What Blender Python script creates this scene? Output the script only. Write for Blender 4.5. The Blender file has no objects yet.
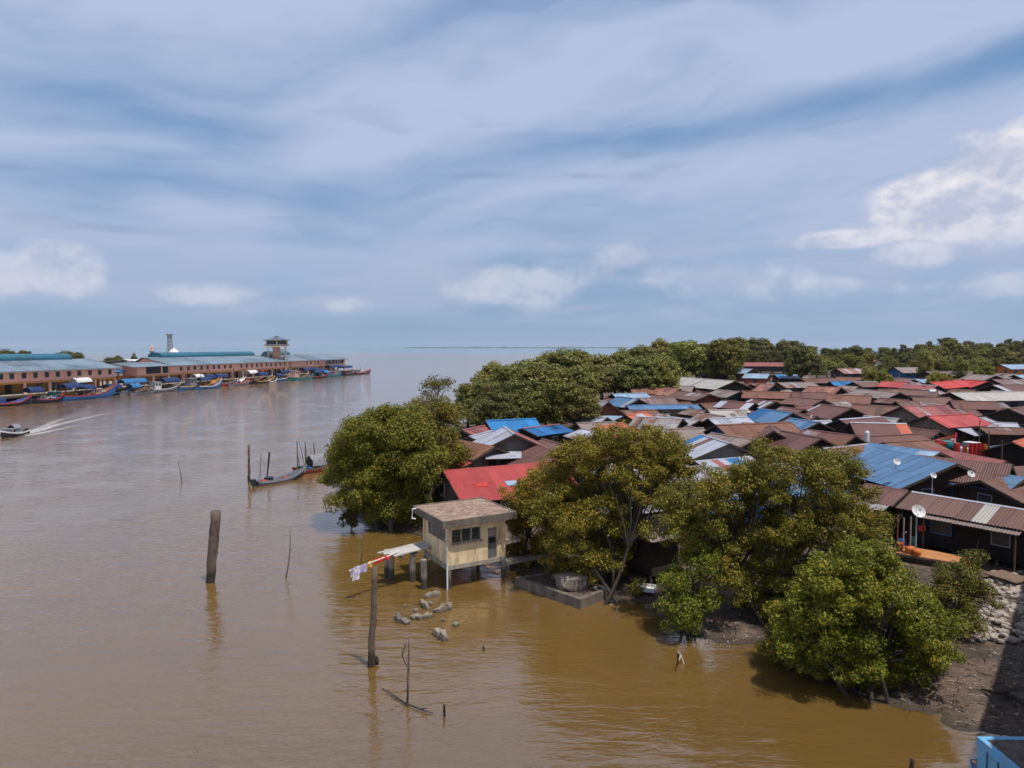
import bpy, math, random
import numpy as np
from mathutils import Vector, Matrix, noise as mnoise

random.seed(7)
RNG = np.random.default_rng(11)
scene = bpy.context.scene
COL = scene.collection

# ------------------------------------------------------------------ camera
CAM_H, FPX = 13.0, 683.0
PITCH = math.atan(37.0 / FPX)
cam_data = bpy.data.cameras.new("camera")
cam_data.sensor_width = 36.0
cam_data.lens = 36.0 * FPX / 1024.0
cam_data.clip_start = 0.1
cam_data.clip_end = 60000.0
cam = bpy.data.objects.new("camera", cam_data)
cam.location = (0, 0, CAM_H)
cam.rotation_euler = (math.radians(90) - PITCH, 0, 0)
COL.objects.link(cam)
scene.camera = cam

SUN_EL = math.radians(70.0)
SUN_AZ = Vector((0.75, -0.66, 0)).normalized()      # horizontal direction towards the sun
SUN_DIR = Vector((SUN_AZ.x * math.cos(SUN_EL), SUN_AZ.y * math.cos(SUN_EL), math.sin(SUN_EL)))

# ------------------------------------------------------------------ node helper
class NT:
    def __init__(self, tree):
        self.t = tree
        tree.nodes.clear()
    def n(self, typ, ins=None, **props):
        nd = self.t.nodes.new(typ)
        for k, v in props.items():
            setattr(nd, k, v)
        for k, v in (ins or {}).items():
            self.put(nd.inputs[k], v)
        return nd
    def put(self, sock, v):
        if isinstance(v, bpy.types.NodeSocket):
            self.t.links.new(v, sock)
        elif isinstance(v, bpy.types.Node):
            self.t.links.new(v.outputs[0], sock)
        else:
            if hasattr(sock.default_value, '__len__') and len(sock.default_value) == 4 and len(v) == 3:
                v = (*v, 1.0)
            sock.default_value = v
    def m(self, op, a, b=None, c=None, clamp=False):
        ins = {0: a}
        if b is not None: ins[1] = b
        if c is not None: ins[2] = c
        return self.n('ShaderNodeMath', ins, operation=op, use_clamp=clamp).outputs[0]
    def mix(self, f, a, b, blend='MIX'):
        nd = self.n('ShaderNodeMix', None, data_type='RGBA', blend_type=blend)
        self.put(nd.inputs[0], f); self.put(nd.inputs[6], a); self.put(nd.inputs[7], b)
        return nd.outputs[2]
    def noise(self, vec, scale, detail=4.0, rough=0.55, dist=0.0):
        return self.n('ShaderNodeTexNoise', {'Vector': vec, 'Scale': scale, 'Detail': detail, 'Roughness': rough, 'Distortion': dist}).outputs[0]
    def ss(self, x, lo, hi, a=0.0, b=1.0):
        return self.n('ShaderNodeMapRange', {'Value': x, 'From Min': lo, 'From Max': hi, 'To Min': a, 'To Max': b}, interpolation_type='SMOOTHSTEP').outputs[0]
    def comb(self, x, y, z=0.0):
        return self.n('ShaderNodeCombineXYZ', {0: x, 1: y, 2: z}).outputs[0]
    def ramp(self, f, stops):
        nd = self.n('ShaderNodeValToRGB', {0: f})
        el = nd.color_ramp.elements
        while len(el) < len(stops): el.new(0.5)
        for e, (p, c) in zip(el, stops):
            e.position = p; e.color = (*c, 1.0)
        return nd.outputs[0]

# ------------------------------------------------------------------ world: sky with high streaks and cumulus
world = bpy.data.worlds.new("World")
scene.world = world
world.use_nodes = True
W = NT(world.node_tree)
sky = W.n('ShaderNodeTexSky', None, sky_type='NISHITA')
sky.sun_disc = False
sky.sun_elevation = SUN_EL
sky.sun_rotation = math.atan2(SUN_DIR.x, SUN_DIR.y)
sky.altitude = 10.0
sky.air_density = 1.0
sky.dust_density = 1.0
sky.ozone_density = 1.5
tc = W.n('ShaderNodeTexCoord')
nrm = W.n('ShaderNodeVectorMath', {0: tc.outputs['Generated']}, operation='NORMALIZE')
sep = W.n('ShaderNodeSeparateXYZ', {0: nrm.outputs[0]})
dx, dy, dz = sep.outputs[0], sep.outputs[1], sep.outputs[2]
az = W.m('ARCTAN2', dx, dy)
el = W.m('ARCSINE', dz)
elc = W.m('MAXIMUM', el, 0.0)
# domain warp
wv = W.comb(W.m('MULTIPLY', az, 1.6), W.m('MULTIPLY', el, 4.0), 3.1)
warp = W.m('MULTIPLY', W.m('SUBTRACT', W.noise(wv, 1.4, 3.0), 0.5), 0.32)
tilt = W.m('ADD', W.m('SUBTRACT', el, W.m('MULTIPLY', az, 0.13)), W.m('MULTIPLY', warp, 0.55))
st_vec = W.comb(W.m('ADD', W.m('MULTIPLY', az, 1.15), warp), W.m('MULTIPLY', tilt, 5.2), 1.7)
streak = W.noise(st_vec, 1.25, 4.0, 0.45, 0.15)
fine = W.noise(W.comb(W.m('MULTIPLY', az, 2.5), W.m('MULTIPLY', tilt, 16.0), 8.0), 2.2, 6.0, 0.6, 0.6)
streak2 = W.m('ADD', W.m('MULTIPLY', streak, 0.92), W.m('MULTIPLY', fine, 0.10))
def gauss(a0, e0, sa, se):
    a = W.m('DIVIDE', W.m('SUBTRACT', az, a0), sa)
    e = W.m('DIVIDE', W.m('SUBTRACT', el, e0), se)
    return W.m('EXPONENT', W.m('MULTIPLY', W.m('ADD', W.m('MULTIPLY', a, a), W.m('MULTIPLY', e, e)), -1.0))
gaps = W.m('MULTIPLY', gauss(-0.51, 0.300, 0.13, 0.035), 0.16)
for (a0, e0, sa, se, k) in [(-0.42, 0.275, 0.10, 0.025, 0.10), (0.22, 0.285, 0.16, 0.022, 0.15), (0.42, 0.305, 0.15, 0.024, 0.15), (0.62, 0.325, 0.16, 0.028, 0.16), (-0.35, 0.145, 0.14, 0.016, 0.12), (-0.56, 0.165, 0.10, 0.012, 0.10), (0.05, 0.165, 0.12, 0.014, 0.10)]:
    gaps = W.m('ADD', gaps, W.m('MULTIPLY', gauss(a0, e0, sa, se), k))
cir = W.ss(W.m('SUBTRACT', streak2, W.m('MULTIPLY', gaps, 0.8)), 0.29, 0.58)
veil = W.m('MULTIPLY', cir, W.ss(el, 0.02, 0.20, 0.30, 1.0))
base = W.ramp(W.m('MULTIPLY', elc, 1.4), [(0.0, (0.255, 0.430, 0.640)), (0.10, (0.215, 0.395, 0.640)), (0.35, (0.190, 0.365, 0.640)), (1.0, (0.10, 0.24, 0.54))])
nish = W.mix(1.0, sky.outputs[0], (0.085, 0.085, 0.085), 'MULTIPLY')
clear = W.mix(0.15, base, nish)
c1 = W.mix(veil, clear, (0.505, 0.590, 0.805))
# grey-blue flat bellies
bel = W.noise(W.comb(W.m('MULTIPLY', az, 2.2), W.m('MULTIPLY', el, 13.0), 5.5), 1.7, 5.0, 0.55, 0.4)
belm = W.m('MULTIPLY', W.ss(bel, 0.56, 0.72), W.m('MULTIPLY', W.ss(el, 0.06, 0.12), W.ss(el, 0.42, 0.24)))
c2 = W.mix(W.m('MULTIPLY', belm, 0.45), c1, (0.215, 0.325, 0.520))
# soft layered low cloud near the horizon
lowc = W.noise(W.comb(W.m('MULTIPLY', az, 3.0), W.m('MULTIPLY', el, 15.0), 12.0), 1.5, 7.0, 0.58, 0.5)
lowm = W.m('MULTIPLY', W.ss(lowc, 0.40, 0.66), W.m('MULTIPLY', W.ss(el, 0.005, 0.06), W.ss(el, 0.22, 0.10)))
c2 = W.mix(W.m('MULTIPLY', lowm, 0.62), c2, (0.495, 0.555, 0.735))
# cumulus belt
cvec = W.comb(W.m('MULTIPLY', az, 1.0), W.m('MULTIPLY', el, 1.35), 22.2)
puff = W.noise(cvec, 7.0, 9.0, 0.55, 0.1)
big = W.noise(W.comb(W.m('MULTIPLY', az, 1.0), W.m('MULTIPLY', el, 2.6), 2.4), 3.2, 3.0, 0.5)
belt = W.m('MULTIPLY', W.ss(el, 0.03, 0.08), W.ss(el, 0.16, 0.09))
mass = W.m('MULTIPLY', W.m('MULTIPLY', belt, W.ss(big, 0.40, 0.60)), 0.36)
for (a0, e0, sa, se, k) in [(0.635, 0.185, 0.080, 0.062, 1.0), (0.74, 0.195, 0.12, 0.075, 1.0), (0.545, 0.175, 0.075, 0.040, 0.85), (0.60, 0.150, 0.14, 0.030, 0.70), (0.46, 0.140, 0.095, 0.014, 0.62), (0.53, 0.118, 0.05, 0.022, 0.55), (0.16, 0.128, 0.045, 0.022, 0.52), (0.20, 0.105, 0.10, 0.018, 0.36),
                            (-0.575, 0.095, 0.050, 0.035, 0.70), (-0.66, 0.085, 0.07, 0.028, 0.60), (-0.02, 0.088, 0.07, 0.026, 0.40), (-0.42, 0.070, 0.09, 0.020, 0.36), (-0.25, 0.062, 0.07, 0.018, 0.34), (0.30, 0.080, 0.10, 0.018, 0.34), (0.64, 0.08, 0.08, 0.03, 0.36)]:
    mass = W.m('MAXIMUM', mass, W.m('MULTIPLY', gauss(a0, e0, sa, se), k))
mass = W.m('MINIMUM', mass, 0.62)
field = W.m('ADD', W.m('ADD', mass, W.m('MULTIPLY', W.m('SUBTRACT', puff, 0.5), 0.58)), W.m('MULTIPLY', W.m('SUBTRACT', W.noise(cvec, 26.0, 6.0, 0.6), 0.5), 0.30))
cum = W.ss(field, 0.17, 0.44)
# billow light: offset sample towards the light
cvec2 = W.n('ShaderNodeVectorMath', {0: cvec, 1: (-0.014, 0.040, 0.0)}, operation='ADD').outputs[0]
puff2 = W.noise(cvec2, 7.0, 9.0, 0.55, 0.1)
lit = W.ss(W.m('ADD', W.m('SUBTRACT', puff, puff2), W.m('MULTIPLY', W.m('SUBTRACT', 0.45, field), 0.06)), -0.09, 0.11)
cvec3 = W.n('ShaderNodeVectorMath', {0: cvec, 1: (-0.004, 0.012, 0.0)}, operation='ADD').outputs[0]
puf3 = W.m('SUBTRACT', W.noise(cvec, 24.0, 6.0, 0.6, 0.2), W.noise(cvec3, 24.0, 6.0, 0.6, 0.2))
lit = W.m('ADD', lit, W.m('MULTIPLY', puf3, 1.6), clamp=True)
cumc = W.mix(lit, (0.555, 0.605, 0.765), (0.93, 0.90, 0.95))
c3 = W.mix(W.m('MULTIPLY', cum, W.ss(el, 0.09, 0.19, 0.42, 0.97)), c2, cumc)
# below the horizon: plain
c4 = W.mix(W.ss(el, -0.02, 0.0), (0.22, 0.34, 0.5), c3)
bg = W.n('ShaderNodeBackground', {'Color': c4, 'Strength': 1.0})
W.n('ShaderNodeOutputWorld', {0: bg.outputs[0]})

# ------------------------------------------------------------------ sun, exposure
sun_data = bpy.data.lights.new("sun", 'SUN')
sun_data.energy = 5.0
sun_data.angle = math.radians(0.6)
sun_data.color = (1.0, 0.955, 0.88)
sun = bpy.data.objects.new("sun", sun_data)
sun.rotation_euler = SUN_DIR.to_track_quat('Z', 'Y').to_euler()
COL.objects.link(sun)
vs = scene.view_settings
vs.view_transform = 'Standard'
vs.look = 'None'
vs.exposure = -0.12
vs.gamma = 1.0
vs.use_curve_mapping = False
scene.cycles.max_bounces = 6
scene.cycles.transparent_max_bounces = 12

# ------------------------------------------------------------------ pixel -> world
def ray(px, py):
    X, Y = (px - 512.0) / FPX, (384.0 - py) / FPX
    c, s = math.cos(PITCH), math.sin(PITCH)
    return Vector((X, c + Y * s, -s + Y * c))
def P(px, py, z=0.0):
    r = ray(px, py)
    t = (z - CAM_H) / r.z
    return Vector((r.x * t, r.y * t, z))
def PD(px, py, y):
    r = ray(px, py)
    t = y / r.y
    return Vector((r.x * t, y, CAM_H + r.z * t))

# ------------------------------------------------------------------ scene helpers
def tag(o, label, cat=None, group=None, kind=None):
    o["label"] = label
    if cat: o["category"] = cat
    if group: o["group"] = group
    if kind: o["kind"] = kind
    return o
def thing(name, label, cat, loc=(0, 0, 0), rz=0.0, group=None):
    o = bpy.data.objects.new(name, None)
    o.empty_display_size = 0.3
    COL.objects.link(o)
    o.location = loc
    o.rotation_euler = (0, 0, rz)
    return tag(o, label, cat, group)
def link(name, me, parent=None, color=None, loc=None, rot=None):
    o = bpy.data.objects.new(name, me)
    COL.objects.link(o)
    if parent is not None: o.parent = parent
    if color is not None: o.color = color
    if loc is not None: o.location = loc
    if rot is not None: o.rotation_euler = rot
    return o
def copy_tree(o, parent=None):
    c = o.copy()
    COL.objects.link(c)
    if parent is not None: c.parent = parent
    for ch in list(o.children): copy_tree(ch, c)
    return c

class MB:
    def __init__(self):
        self.v, self.f = [], []
    def add(self, vs, fs):
        b = len(self.v)
        self.v.extend([tuple(p) for p in vs])
        self.f.extend([tuple(i + b for i in f) for f in fs])
        return self
    def box(self, c, s, rz=0.0, rot=None):
        hx, hy, hz = s[0] / 2, s[1] / 2, s[2] / 2
        M = rot if rot is not None else Matrix.Rotation(rz, 3, 'Z')
        pts = [M @ Vector((x, y, z)) + Vector(c) for x in (-hx, hx) for y in (-hy, hy) for z in (-hz, hz)]
        return self.add(pts, [(0, 1, 3, 2), (4, 6, 7, 5), (0, 4, 5, 1), (2, 3, 7, 6), (0, 2, 6, 4), (1, 5, 7, 3)])
    def span(self, a, b):
        c = [(a[i] + b[i]) / 2 for i in range(3)]
        return self.box(c, [abs(b[i] - a[i]) for i in range(3)])
    def beam(self, p0, p1, w, h):
        p0, p1 = Vector(p0), Vector(p1)
        d = p1 - p0
        q = d.to_track_quat('X', 'Z').to_matrix()
        return self.box((p0 + p1) / 2, (d.length, w, h), rot=q)
    def tube(self, pts, rs, n=7, cap=True, wob=0.0):
        pts = [Vector(p) for p in pts]
        vs, fs = [], []
        for i, p in enumerate(pts):
            d = (pts[min(i + 1, len(pts) - 1)] - pts[max(i - 1, 0)])
            q = d.to_track_quat('Z', 'Y').to_matrix()
            for k in range(n):
                a = 2 * math.pi * k / n
                r = rs[i] * (1 + wob * (random.random() - .5))
                vs.append(p + q @ Vector((math.cos(a) * r, math.sin(a) * r, 0)))
        for i in range(len(pts) - 1):
            for k in range(n):
                a, b = i * n + k, i * n + (k + 1) % n
                fs.append((a, b, b + n, a + n))
        if cap:
            fs.append(tuple(range(n - 1, -1, -1)))
            fs.append(tuple((len(pts) - 1) * n + k for k in range(n)))
        return self.add(vs, fs)
    def mesh(self, name, mat, smooth=False):
        me = bpy.data.meshes.new(name)
        me.from_pydata(self.v, [], self.f)
        if mat is not None: me.materials.append(mat)
        if smooth:
            me.polygons.foreach_set('use_smooth', [True] * len(me.polygons))
        me.update()
        return me
    def build(self, name, mat, parent=None, smooth=False, **kw):
        return link(name, self.mesh(name, mat, smooth), parent, **kw)

# ------------------------------------------------------------------ materials
def new_mat(name):
    m = bpy.data.materials.new(name)
    m.use_nodes = True
    return m, NT(m.node_tree)
def finish(N, color, rough=0.7, bump=None, bstr=0.3, bdist=0.02, spec=0.3, metallic=0.0):
    p = N.n('ShaderNodeBsdfPrincipled', {'Base Color': color, 'Roughness': rough, 'Metallic': metallic})
    p.inputs['Specular IOR Level'].default_value = spec
    if bump is not None:
        b = N.n('ShaderNodeBump', {'Height': bump, 'Strength': bstr, 'Distance': bdist})
        N.put(p.inputs['Normal'], b.outputs[0])
    N.n('ShaderNodeOutputMaterial', {0: p.outputs[0]})
    return p
MATS = {}
def plain(name, col, rough=0.7, var=0.25, scale=1.5, bump=0.25, dirt=None, spec=0.3, tide=None):
    """painted / weathered surface with blotches, streaks and fine relief"""
    if name in MATS: return MATS[name]
    m, N = new_mat(name)
    tcn = N.n('ShaderNodeTexCoord')
    oi = N.n('ShaderNodeObjectInfo')
    off = N.n('ShaderNodeVectorMath', {0: tcn.outputs['Object'], 1: N.comb(N.m('MULTIPLY', oi.outputs['Random'], 37.0), N.m('MULTIPLY', oi.outputs['Random'], 11.0), 0.0)}, operation='ADD').outputs[0]
    n1 = N.noise(off, scale, 6.0, 0.6)
    n2 = N.noise(off, scale * 9, 4.0, 0.6)
    k = N.m('ADD', N.m('MULTIPLY', n1, 0.65), N.m('MULTIPLY', n2, 0.35))
    dark = tuple(c * (1 - var * 1.6) for c in col)
    lite = tuple(min(1, c * (1 + var)) for c in col)
    c = N.ramp(k, [(0.30, dark), (0.52, col), (0.72, lite)])
    if dirt is not None:
        sp = N.n('ShaderNodeMapping', {'Vector': off, 'Scale': (2.2, 2.2, 0.30)})
        s = N.noise(sp.outputs[0], 1.6, 5.0, 0.65)
        c = N.mix(N.m('MULTIPLY', N.ss(s, 0.43, 0.68), N.ss(n1, 0.36, 0.60, 0.12, 0.95)), c, dirt)
    if tide:
        wz = N.n('ShaderNodeSeparateXYZ', {0: N.n('ShaderNodeNewGeometry').outputs['Position']}).outputs[2]
        c = N.mix(N.ss(N.m('ADD', wz, N.m('MULTIPLY', n1, -0.5)), tide, tide - 0.35, 0.0, 0.82), c, (0.022, 0.018, 0.012))
    finish(N, c, rough, n2, bump, 0.03, spec)
    MATS[name] = m
    return m

def roof_material(name, bumped):
    m, N = new_mat(name)
    oi = N.n('ShaderNodeObjectInfo')
    tcn = N.n('ShaderNodeTexCoord')
    rnd = oi.outputs['Random']
    s = N.n('ShaderNodeSeparateXYZ', {0: tcn.outputs['Object']})
    off = N.n('ShaderNodeVectorMath', {0: tcn.outputs['Object'], 1: N.comb(N.m('MULTIPLY', rnd, 91.0), N.m('MULTIPLY', rnd, 37.0), 0.0)}, operation='ADD').outputs[0]
    sheet = N.m('FLOOR', N.m('DIVIDE', s.outputs[0], 0.84))
    row = N.m('FLOOR', N.m('DIVIDE', s.outputs[1], 1.7))
    wn = N.n('ShaderNodeTexWhiteNoise', {'Vector': N.comb(sheet, row, rnd)}, noise_dimensions='3D').outputs[0]
    big = N.noise(off, 0.55, 4.0, 0.6, 0.4)
    fine = N.noise(off, 5.0, 5.0, 0.7)
    mp = N.n('ShaderNodeMapping', {'Vector': off, 'Scale': (3.5, 0.35, 0.35)})
    streak = N.noise(mp.outputs[0], 1.5, 4.0, 0.6)
    k = N.m('ADD', N.m('ADD', N.m('MULTIPLY', big, 0.45), N.m('MULTIPLY', streak, 0.35)), N.m('ADD', N.m('MULTIPLY', fine, 0.2), N.m('MULTIPLY', wn, 0.16 if bumped else 0.05)))
    bright = N.n('ShaderNodeMapRange', {'Value': k, 'From Min': 0.32, 'From Max': 0.78, 'To Min': 0.74, 'To Max': 1.22}).outputs[0]
    base = N.n('ShaderNodeVectorMath', {0: oi.outputs['Color'], 'Scale': bright}, operation='SCALE').outputs[0]
    rustc = N.ramp(fine, [(0.3, (0.075, 0.030, 0.020)), (0.55, (0.150, 0.066, 0.042)), (0.75, (0.23, 0.13, 0.095))])
    thr = N.m('SUBTRACT', 0.86, N.m('MULTIPLY', oi.outputs['Alpha'], 0.52))
    rf = N.ss(k, N.m('SUBTRACT', thr, 0.03), N.m('ADD', thr, 0.14), 0.0, 0.92)
    c = N.mix(rf, base, rustc)
    p = finish(N, c, N.m('ADD', 0.52, N.m('MULTIPLY', rf, 0.35)), None, spec=0.28)
    if bumped:
        wave = N.m('SINE', N.m('MULTIPLY', s.outputs[0], 2 * math.pi / 0.28))
        h = N.m('ADD', wave, N.m('MULTIPLY', fine, 0.8))
        b = N.n('ShaderNodeBump', {'Height': h, 'Strength': 0.35, 'Distance': 0.02})
        N.put(p.inputs['Normal'], b.outputs[0])
    return m
ROOF = roof_material('corrugated_roof', True)
SHEET = roof_material('corrugated_sheet', False)

def timber_material(name, bright=1.0):
    m, N = new_mat(name)
    tcn = N.n('ShaderNodeTexCoord')
    oi = N.n('ShaderNodeObjectInfo')
    off = N.n('ShaderNodeVectorMath', {0: tcn.outputs['Object'], 1: N.comb(N.m('MULTIPLY', oi.outputs['Random'], 51.0), 0.0, 0.0)}, operation='ADD').outputs[0]
    mp = N.n('ShaderNodeMapping', {'Vector': off, 'Scale': (6.0, 6.0, 0.4)})
    n1 = N.noise(mp.outputs[0], 1.3, 5.0, 0.6)
    n2 = N.noise(off, 1.1, 4.0, 0.6)
    s = N.n('ShaderNodeSeparateXYZ', {0: tcn.outputs['Object']})
    pl = N.m('FRACT', N.m('DIVIDE', s.outputs[2], 0.20))
    k = N.m('ADD', N.m('MULTIPLY', n1, 0.6), N.m('MULTIPLY', n2, 0.4))
    v = N.n('ShaderNodeMapRange', {'Value': k, 'From Min': 0.3, 'From Max': 0.72, 'To Min': 0.5 * bright, 'To Max': 1.35 * bright}).outputs[0]
    c = N.n('ShaderNodeVectorMath', {0: oi.outputs['Color'], 'Scale': v}, operation='SCALE').outputs[0]
    finish(N, c, 0.8, N.m('ADD', N.ss(pl, 0.0, 0.12), N.m('MULTIPLY', n1, 0.5)), 0.6, 0.02, 0.2)
    return m
TIMBER = timber_material('timber_wall')

M_DARK = plain('dark_opening', (0.012, 0.012, 0.014), 0.35, 0.2, spec=0.4)
M_GLASS = plain('dusty_glass', (0.035, 0.045, 0.05), 0.12, 0.35, 2.0, 0.03, spec=0.6)
M_WHITE = plain('white_paint', (0.62, 0.62, 0.62), 0.6, 0.15, dirt=(0.28, 0.24, 0.2))
M_POST = plain('post_wood', (0.10, 0.075, 0.055), 0.9, 0.4, 3.0, 0.6)
M_POLE = plain('weathered_pole', (0.125, 0.09, 0.07), 0.9, 0.45, 4.0, 0.8, tide=0.55)
M_STILT = plain('tide_marked_concrete', (0.27, 0.235, 0.20), 0.9, 0.35, 1.6, 0.5, dirt=(0.09, 0.075, 0.06), tide=0.55)
M_RUBBLE = plain('dirty_rubble', (0.27, 0.225, 0.175), 0.9, 0.4, 2.2, 0.7, tide=0.02)
M_BARK = plain('bark', (0.050, 0.040, 0.030), 0.9, 0.4, 3.0, 0.8)
M_PALEBARK = plain('pale_bark', (0.36, 0.30, 0.25), 0.9, 0.3, 3.0, 0.6)
M_CONC = plain('concrete', (0.33, 0.29, 0.23), 0.9, 0.28, 1.2, 0.5, dirt=(0.10, 0.085, 0.06))
M_CONCD = plain('stained_concrete', (0.16, 0.13, 0.105), 0.9, 0.42, 1.4, 0.6, dirt=(0.06, 0.05, 0.04))
M_HUTWALL = plain('yellow_render', (0.66, 0.52, 0.32), 0.85, 0.22, 1.6, 0.25, dirt=(0.24, 0.165, 0.085))
M_HUTROOF = plain('mossy_slab', (0.30, 0.205, 0.155), 0.95, 0.5, 1.3, 0.6, dirt=(0.09, 0.068, 0.055))
M_STONE = plain('rubble_stone', (0.34, 0.285, 0.24), 0.9, 0.3, 1.5, 0.7)
M_ROCK = plain('dark_rock', (0.15, 0.13, 0.105), 0.9, 0.35, 1.5, 0.7)
M_TARPB = plain('blue_tarp', (0.018, 0.075, 0.30), 0.55, 0.35, 1.2, 0.3)
M_TARPD = plain('navy_tarp', (0.012, 0.030, 0.10), 0.6, 0.4, 1.2, 0.3)
M_TARPL = plain('bright_blue_tarp', (0.03, 0.15, 0.33), 0.55, 0.25, 1.2, 0.3)
M_RED = plain('red_paint', (0.40, 0.035, 0.03), 0.5, 0.25)
M_ORANGE = plain('orange_paint', (0.55, 0.15, 0.035), 0.6, 0.25)
M_YELLOW = plain('yellow_paint', (0.60, 0.34, 0.04), 0.6, 0.25)
M_BLUE = plain('blue_paint', (0.03, 0.13, 0.33), 0.5, 0.25)
M_LBLUE = plain('sky_blue_paint', (0.10, 0.36, 0.60), 0.5, 0.18, dirt=(0.20, 0.24, 0.26))
M_TEALP = plain('teal_paint', (0.03, 0.20, 0.24), 0.5, 0.25)
M_GREENP = plain('green_paint', (0.025, 0.16, 0.075), 0.5, 0.25)
M_NAVY = plain('dark_hull', (0.02, 0.025, 0.035), 0.5, 0.3)
M_GREY = plain('grey_paint', (0.20, 0.20, 0.22), 0.6, 0.25)
M_BRPAINT = plain('brown_deck', (0.17, 0.10, 0.065), 0.75, 0.3)
M_METAL = plain('galvanised', (0.38, 0.40, 0.43), 0.45, 0.15, spec=0.5)
M_PEACH = plain('peach_wall', (0.86, 0.45, 0.355), 0.8, 0.12, 0.5, 0.1, dirt=(0.70, 0.35, 0.27))
M_ORBAND = plain('orange_band', (0.58, 0.27, 0.075), 0.7, 0.16)
M_TEALROOF = plain('teal_roof', (0.028, 0.115, 0.165), 0.5, 0.2, 0.3, 0.1)
M_PIERROOF = plain('faded_teal_roof', (0.140, 0.185, 0.225), 0.55, 0.5, 0.11, 0.1)
M_PALEDECK = plain('bleached_plank', (0.42, 0.39, 0.36), 0.85, 0.25, 2.0, 0.4)
M_PLANK = plain('orange_plank', (0.42, 0.19, 0.075), 0.8, 0.3, 1.5, 0.4)
M_CLOTHR = plain('red_cloth', (0.62, 0.03, 0.02), 0.8, 0.15)
M_CLOTHV = plain('lilac_cloth', (0.40, 0.34, 0.52), 0.85, 0.3, 5.0)

def leaf_material(name, stops, trans=0.18):
    m, N = new_mat(name)
    g = N.n('ShaderNodeNewGeometry')
    oi = N.n('ShaderNodeObjectInfo')
    tcn = N.n('ShaderNodeTexCoord')
    big = N.noise(tcn.outputs['Object'], 0.45, 3.0, 0.55)
    k = N.m('ADD', N.m('MULTIPLY', g.outputs['Random Per Island'], 0.55), N.m('MULTIPLY', big, 0.50))
    c = N.ramp(k, stops)
    c = N.mix(1.0, c, oi.outputs['Color'], 'MULTIPLY')
    d = N.n('ShaderNodeBsdfPrincipled', {'Base Color': c, 'Roughness': 0.5})
    d.inputs['Specular IOR Level'].default_value = 0.25
    t = N.n('ShaderNodeBsdfTranslucent', {'Color': c})
    ms = N.n('ShaderNodeMixShader', {0: trans, 1: d.outputs[0], 2: t.outputs[0]})
    N.n('ShaderNodeOutputMaterial', {0: ms.outputs[0]})
    return m
LEAF = leaf_material('mangrove_leaf', [(0.22, (0.060, 0.082, 0.012)), (0.45, (0.125, 0.145, 0.020)), (0.62, (0.200, 0.200, 0.030)), (0.82, (0.31, 0.245, 0.05))])
LEAF_OLIVE = leaf_material('olive_leaf', [(0.22, (0.068, 0.074, 0.016)), (0.45, (0.150, 0.146, 0.028)), (0.62, (0.235, 0.200, 0.045)), (0.84, (0.36, 0.21, 0.065))])
LEAF_FAR = leaf_material('forest_leaf', [(0.22, (0.085, 0.095, 0.020)), (0.50, (0.185, 0.185, 0.042)), (0.80, (0.30, 0.26, 0.075))], 0.2)

# ------------------------------------------------------------------ shore and ground
SHORE = [(900, 1500), (260, 800), (110, 520), (78, 400), (58, 300), (40, 240), (18, 185), (2, 150), (-9, 115), (-11, 90), (-14.5, 66)]
for p in [(334, 505), (352, 522), (388, 531), (414, 535), (440, 543), (500, 553), (516, 572), (532, 582), (575, 590), (612, 600), (650, 604), (676, 634), (720, 642), (762, 646), (800, 676), (880, 703), (938, 720), (990, 736), (1060, 748)]:
    q = P(*p); SHORE.append((q.x, q.y))
SHORE += [(60, 12), (300, -60), (2000, -300), (3500, 1500)]
SH = np.array(SHORE, float)
def signed_dist(x, y):
    x = np.asarray(x, float); y = np.asarray(y, float)
    dmin = np.full(x.shape, 1e18)
    inside = np.zeros(x.shape, bool)
    n = len(SH)
    for i in range(n):
        x0, y0 = SH[i]; x1, y1 = SH[(i + 1) % n]
        ex, ey = x1 - x0, y1 - y0
        t = np.clip(((x - x0) * ex + (y - y0) * ey) / (ex * ex + ey * ey), 0, 1)
        d2 = (x - x0 - t * ex) ** 2 + (y - y0 - t * ey) ** 2
        dmin = np.minimum(dmin, d2)
        if y0 != y1:
            c = ((y0 > y) != (y1 > y)) & (x < (x1 - x0) * (y - y0) / (y1 - y0) + x0)
            inside ^= c
    d = np.sqrt(dmin)
    return np.where(inside, d, -d)
def wobble(x, y):
    return (np.sin(x * 1.3 + 2 * np.sin(y * .7)) + np.sin(y * 1.7 + 1.3 * np.sin(x * .9 + 1)) + 0.6 * np.sin(x * 3.7 + y * 2.9)) / 2.6
def height(x, y):
    d = signed_dist(x, y) + 0.25 * wobble(x, y)
    h = np.where(d > 0, np.minimum(0.42, 0.11 * d) + np.clip((d - 4) * 0.05, 0, 0.30), np.maximum(0.16 * d, -1.4))
    return h + 0.05 * wobble(x * 2.1 + 5, y * 2.3) * np.clip(d + 1, 0, 1)
def gz(x, y):
    return float(height(np.array([x]), np.array([y]))[0])

def grid_mesh(name, xs, ys, mat):
    X, Y = np.meshgrid(xs, ys)
    Z = height(X, Y)
    co = np.stack([X, Y, Z], -1).reshape(-1, 3)
    nx, ny = len(xs), len(ys)
    i = np.arange(nx * ny).reshape(ny, nx)
    q = np.stack([i[:-1, :-1], i[:-1, 1:], i[1:, 1:], i[1:, :-1]], -1).reshape(-1, 4)
    me = bpy.data.meshes.new(name)
    me.from_pydata(co.tolist(), [], q.tolist())
    me.polygons.foreach_set('use_smooth', [True] * len(me.polygons))
    me.materials.append(mat)
    return me

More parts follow.
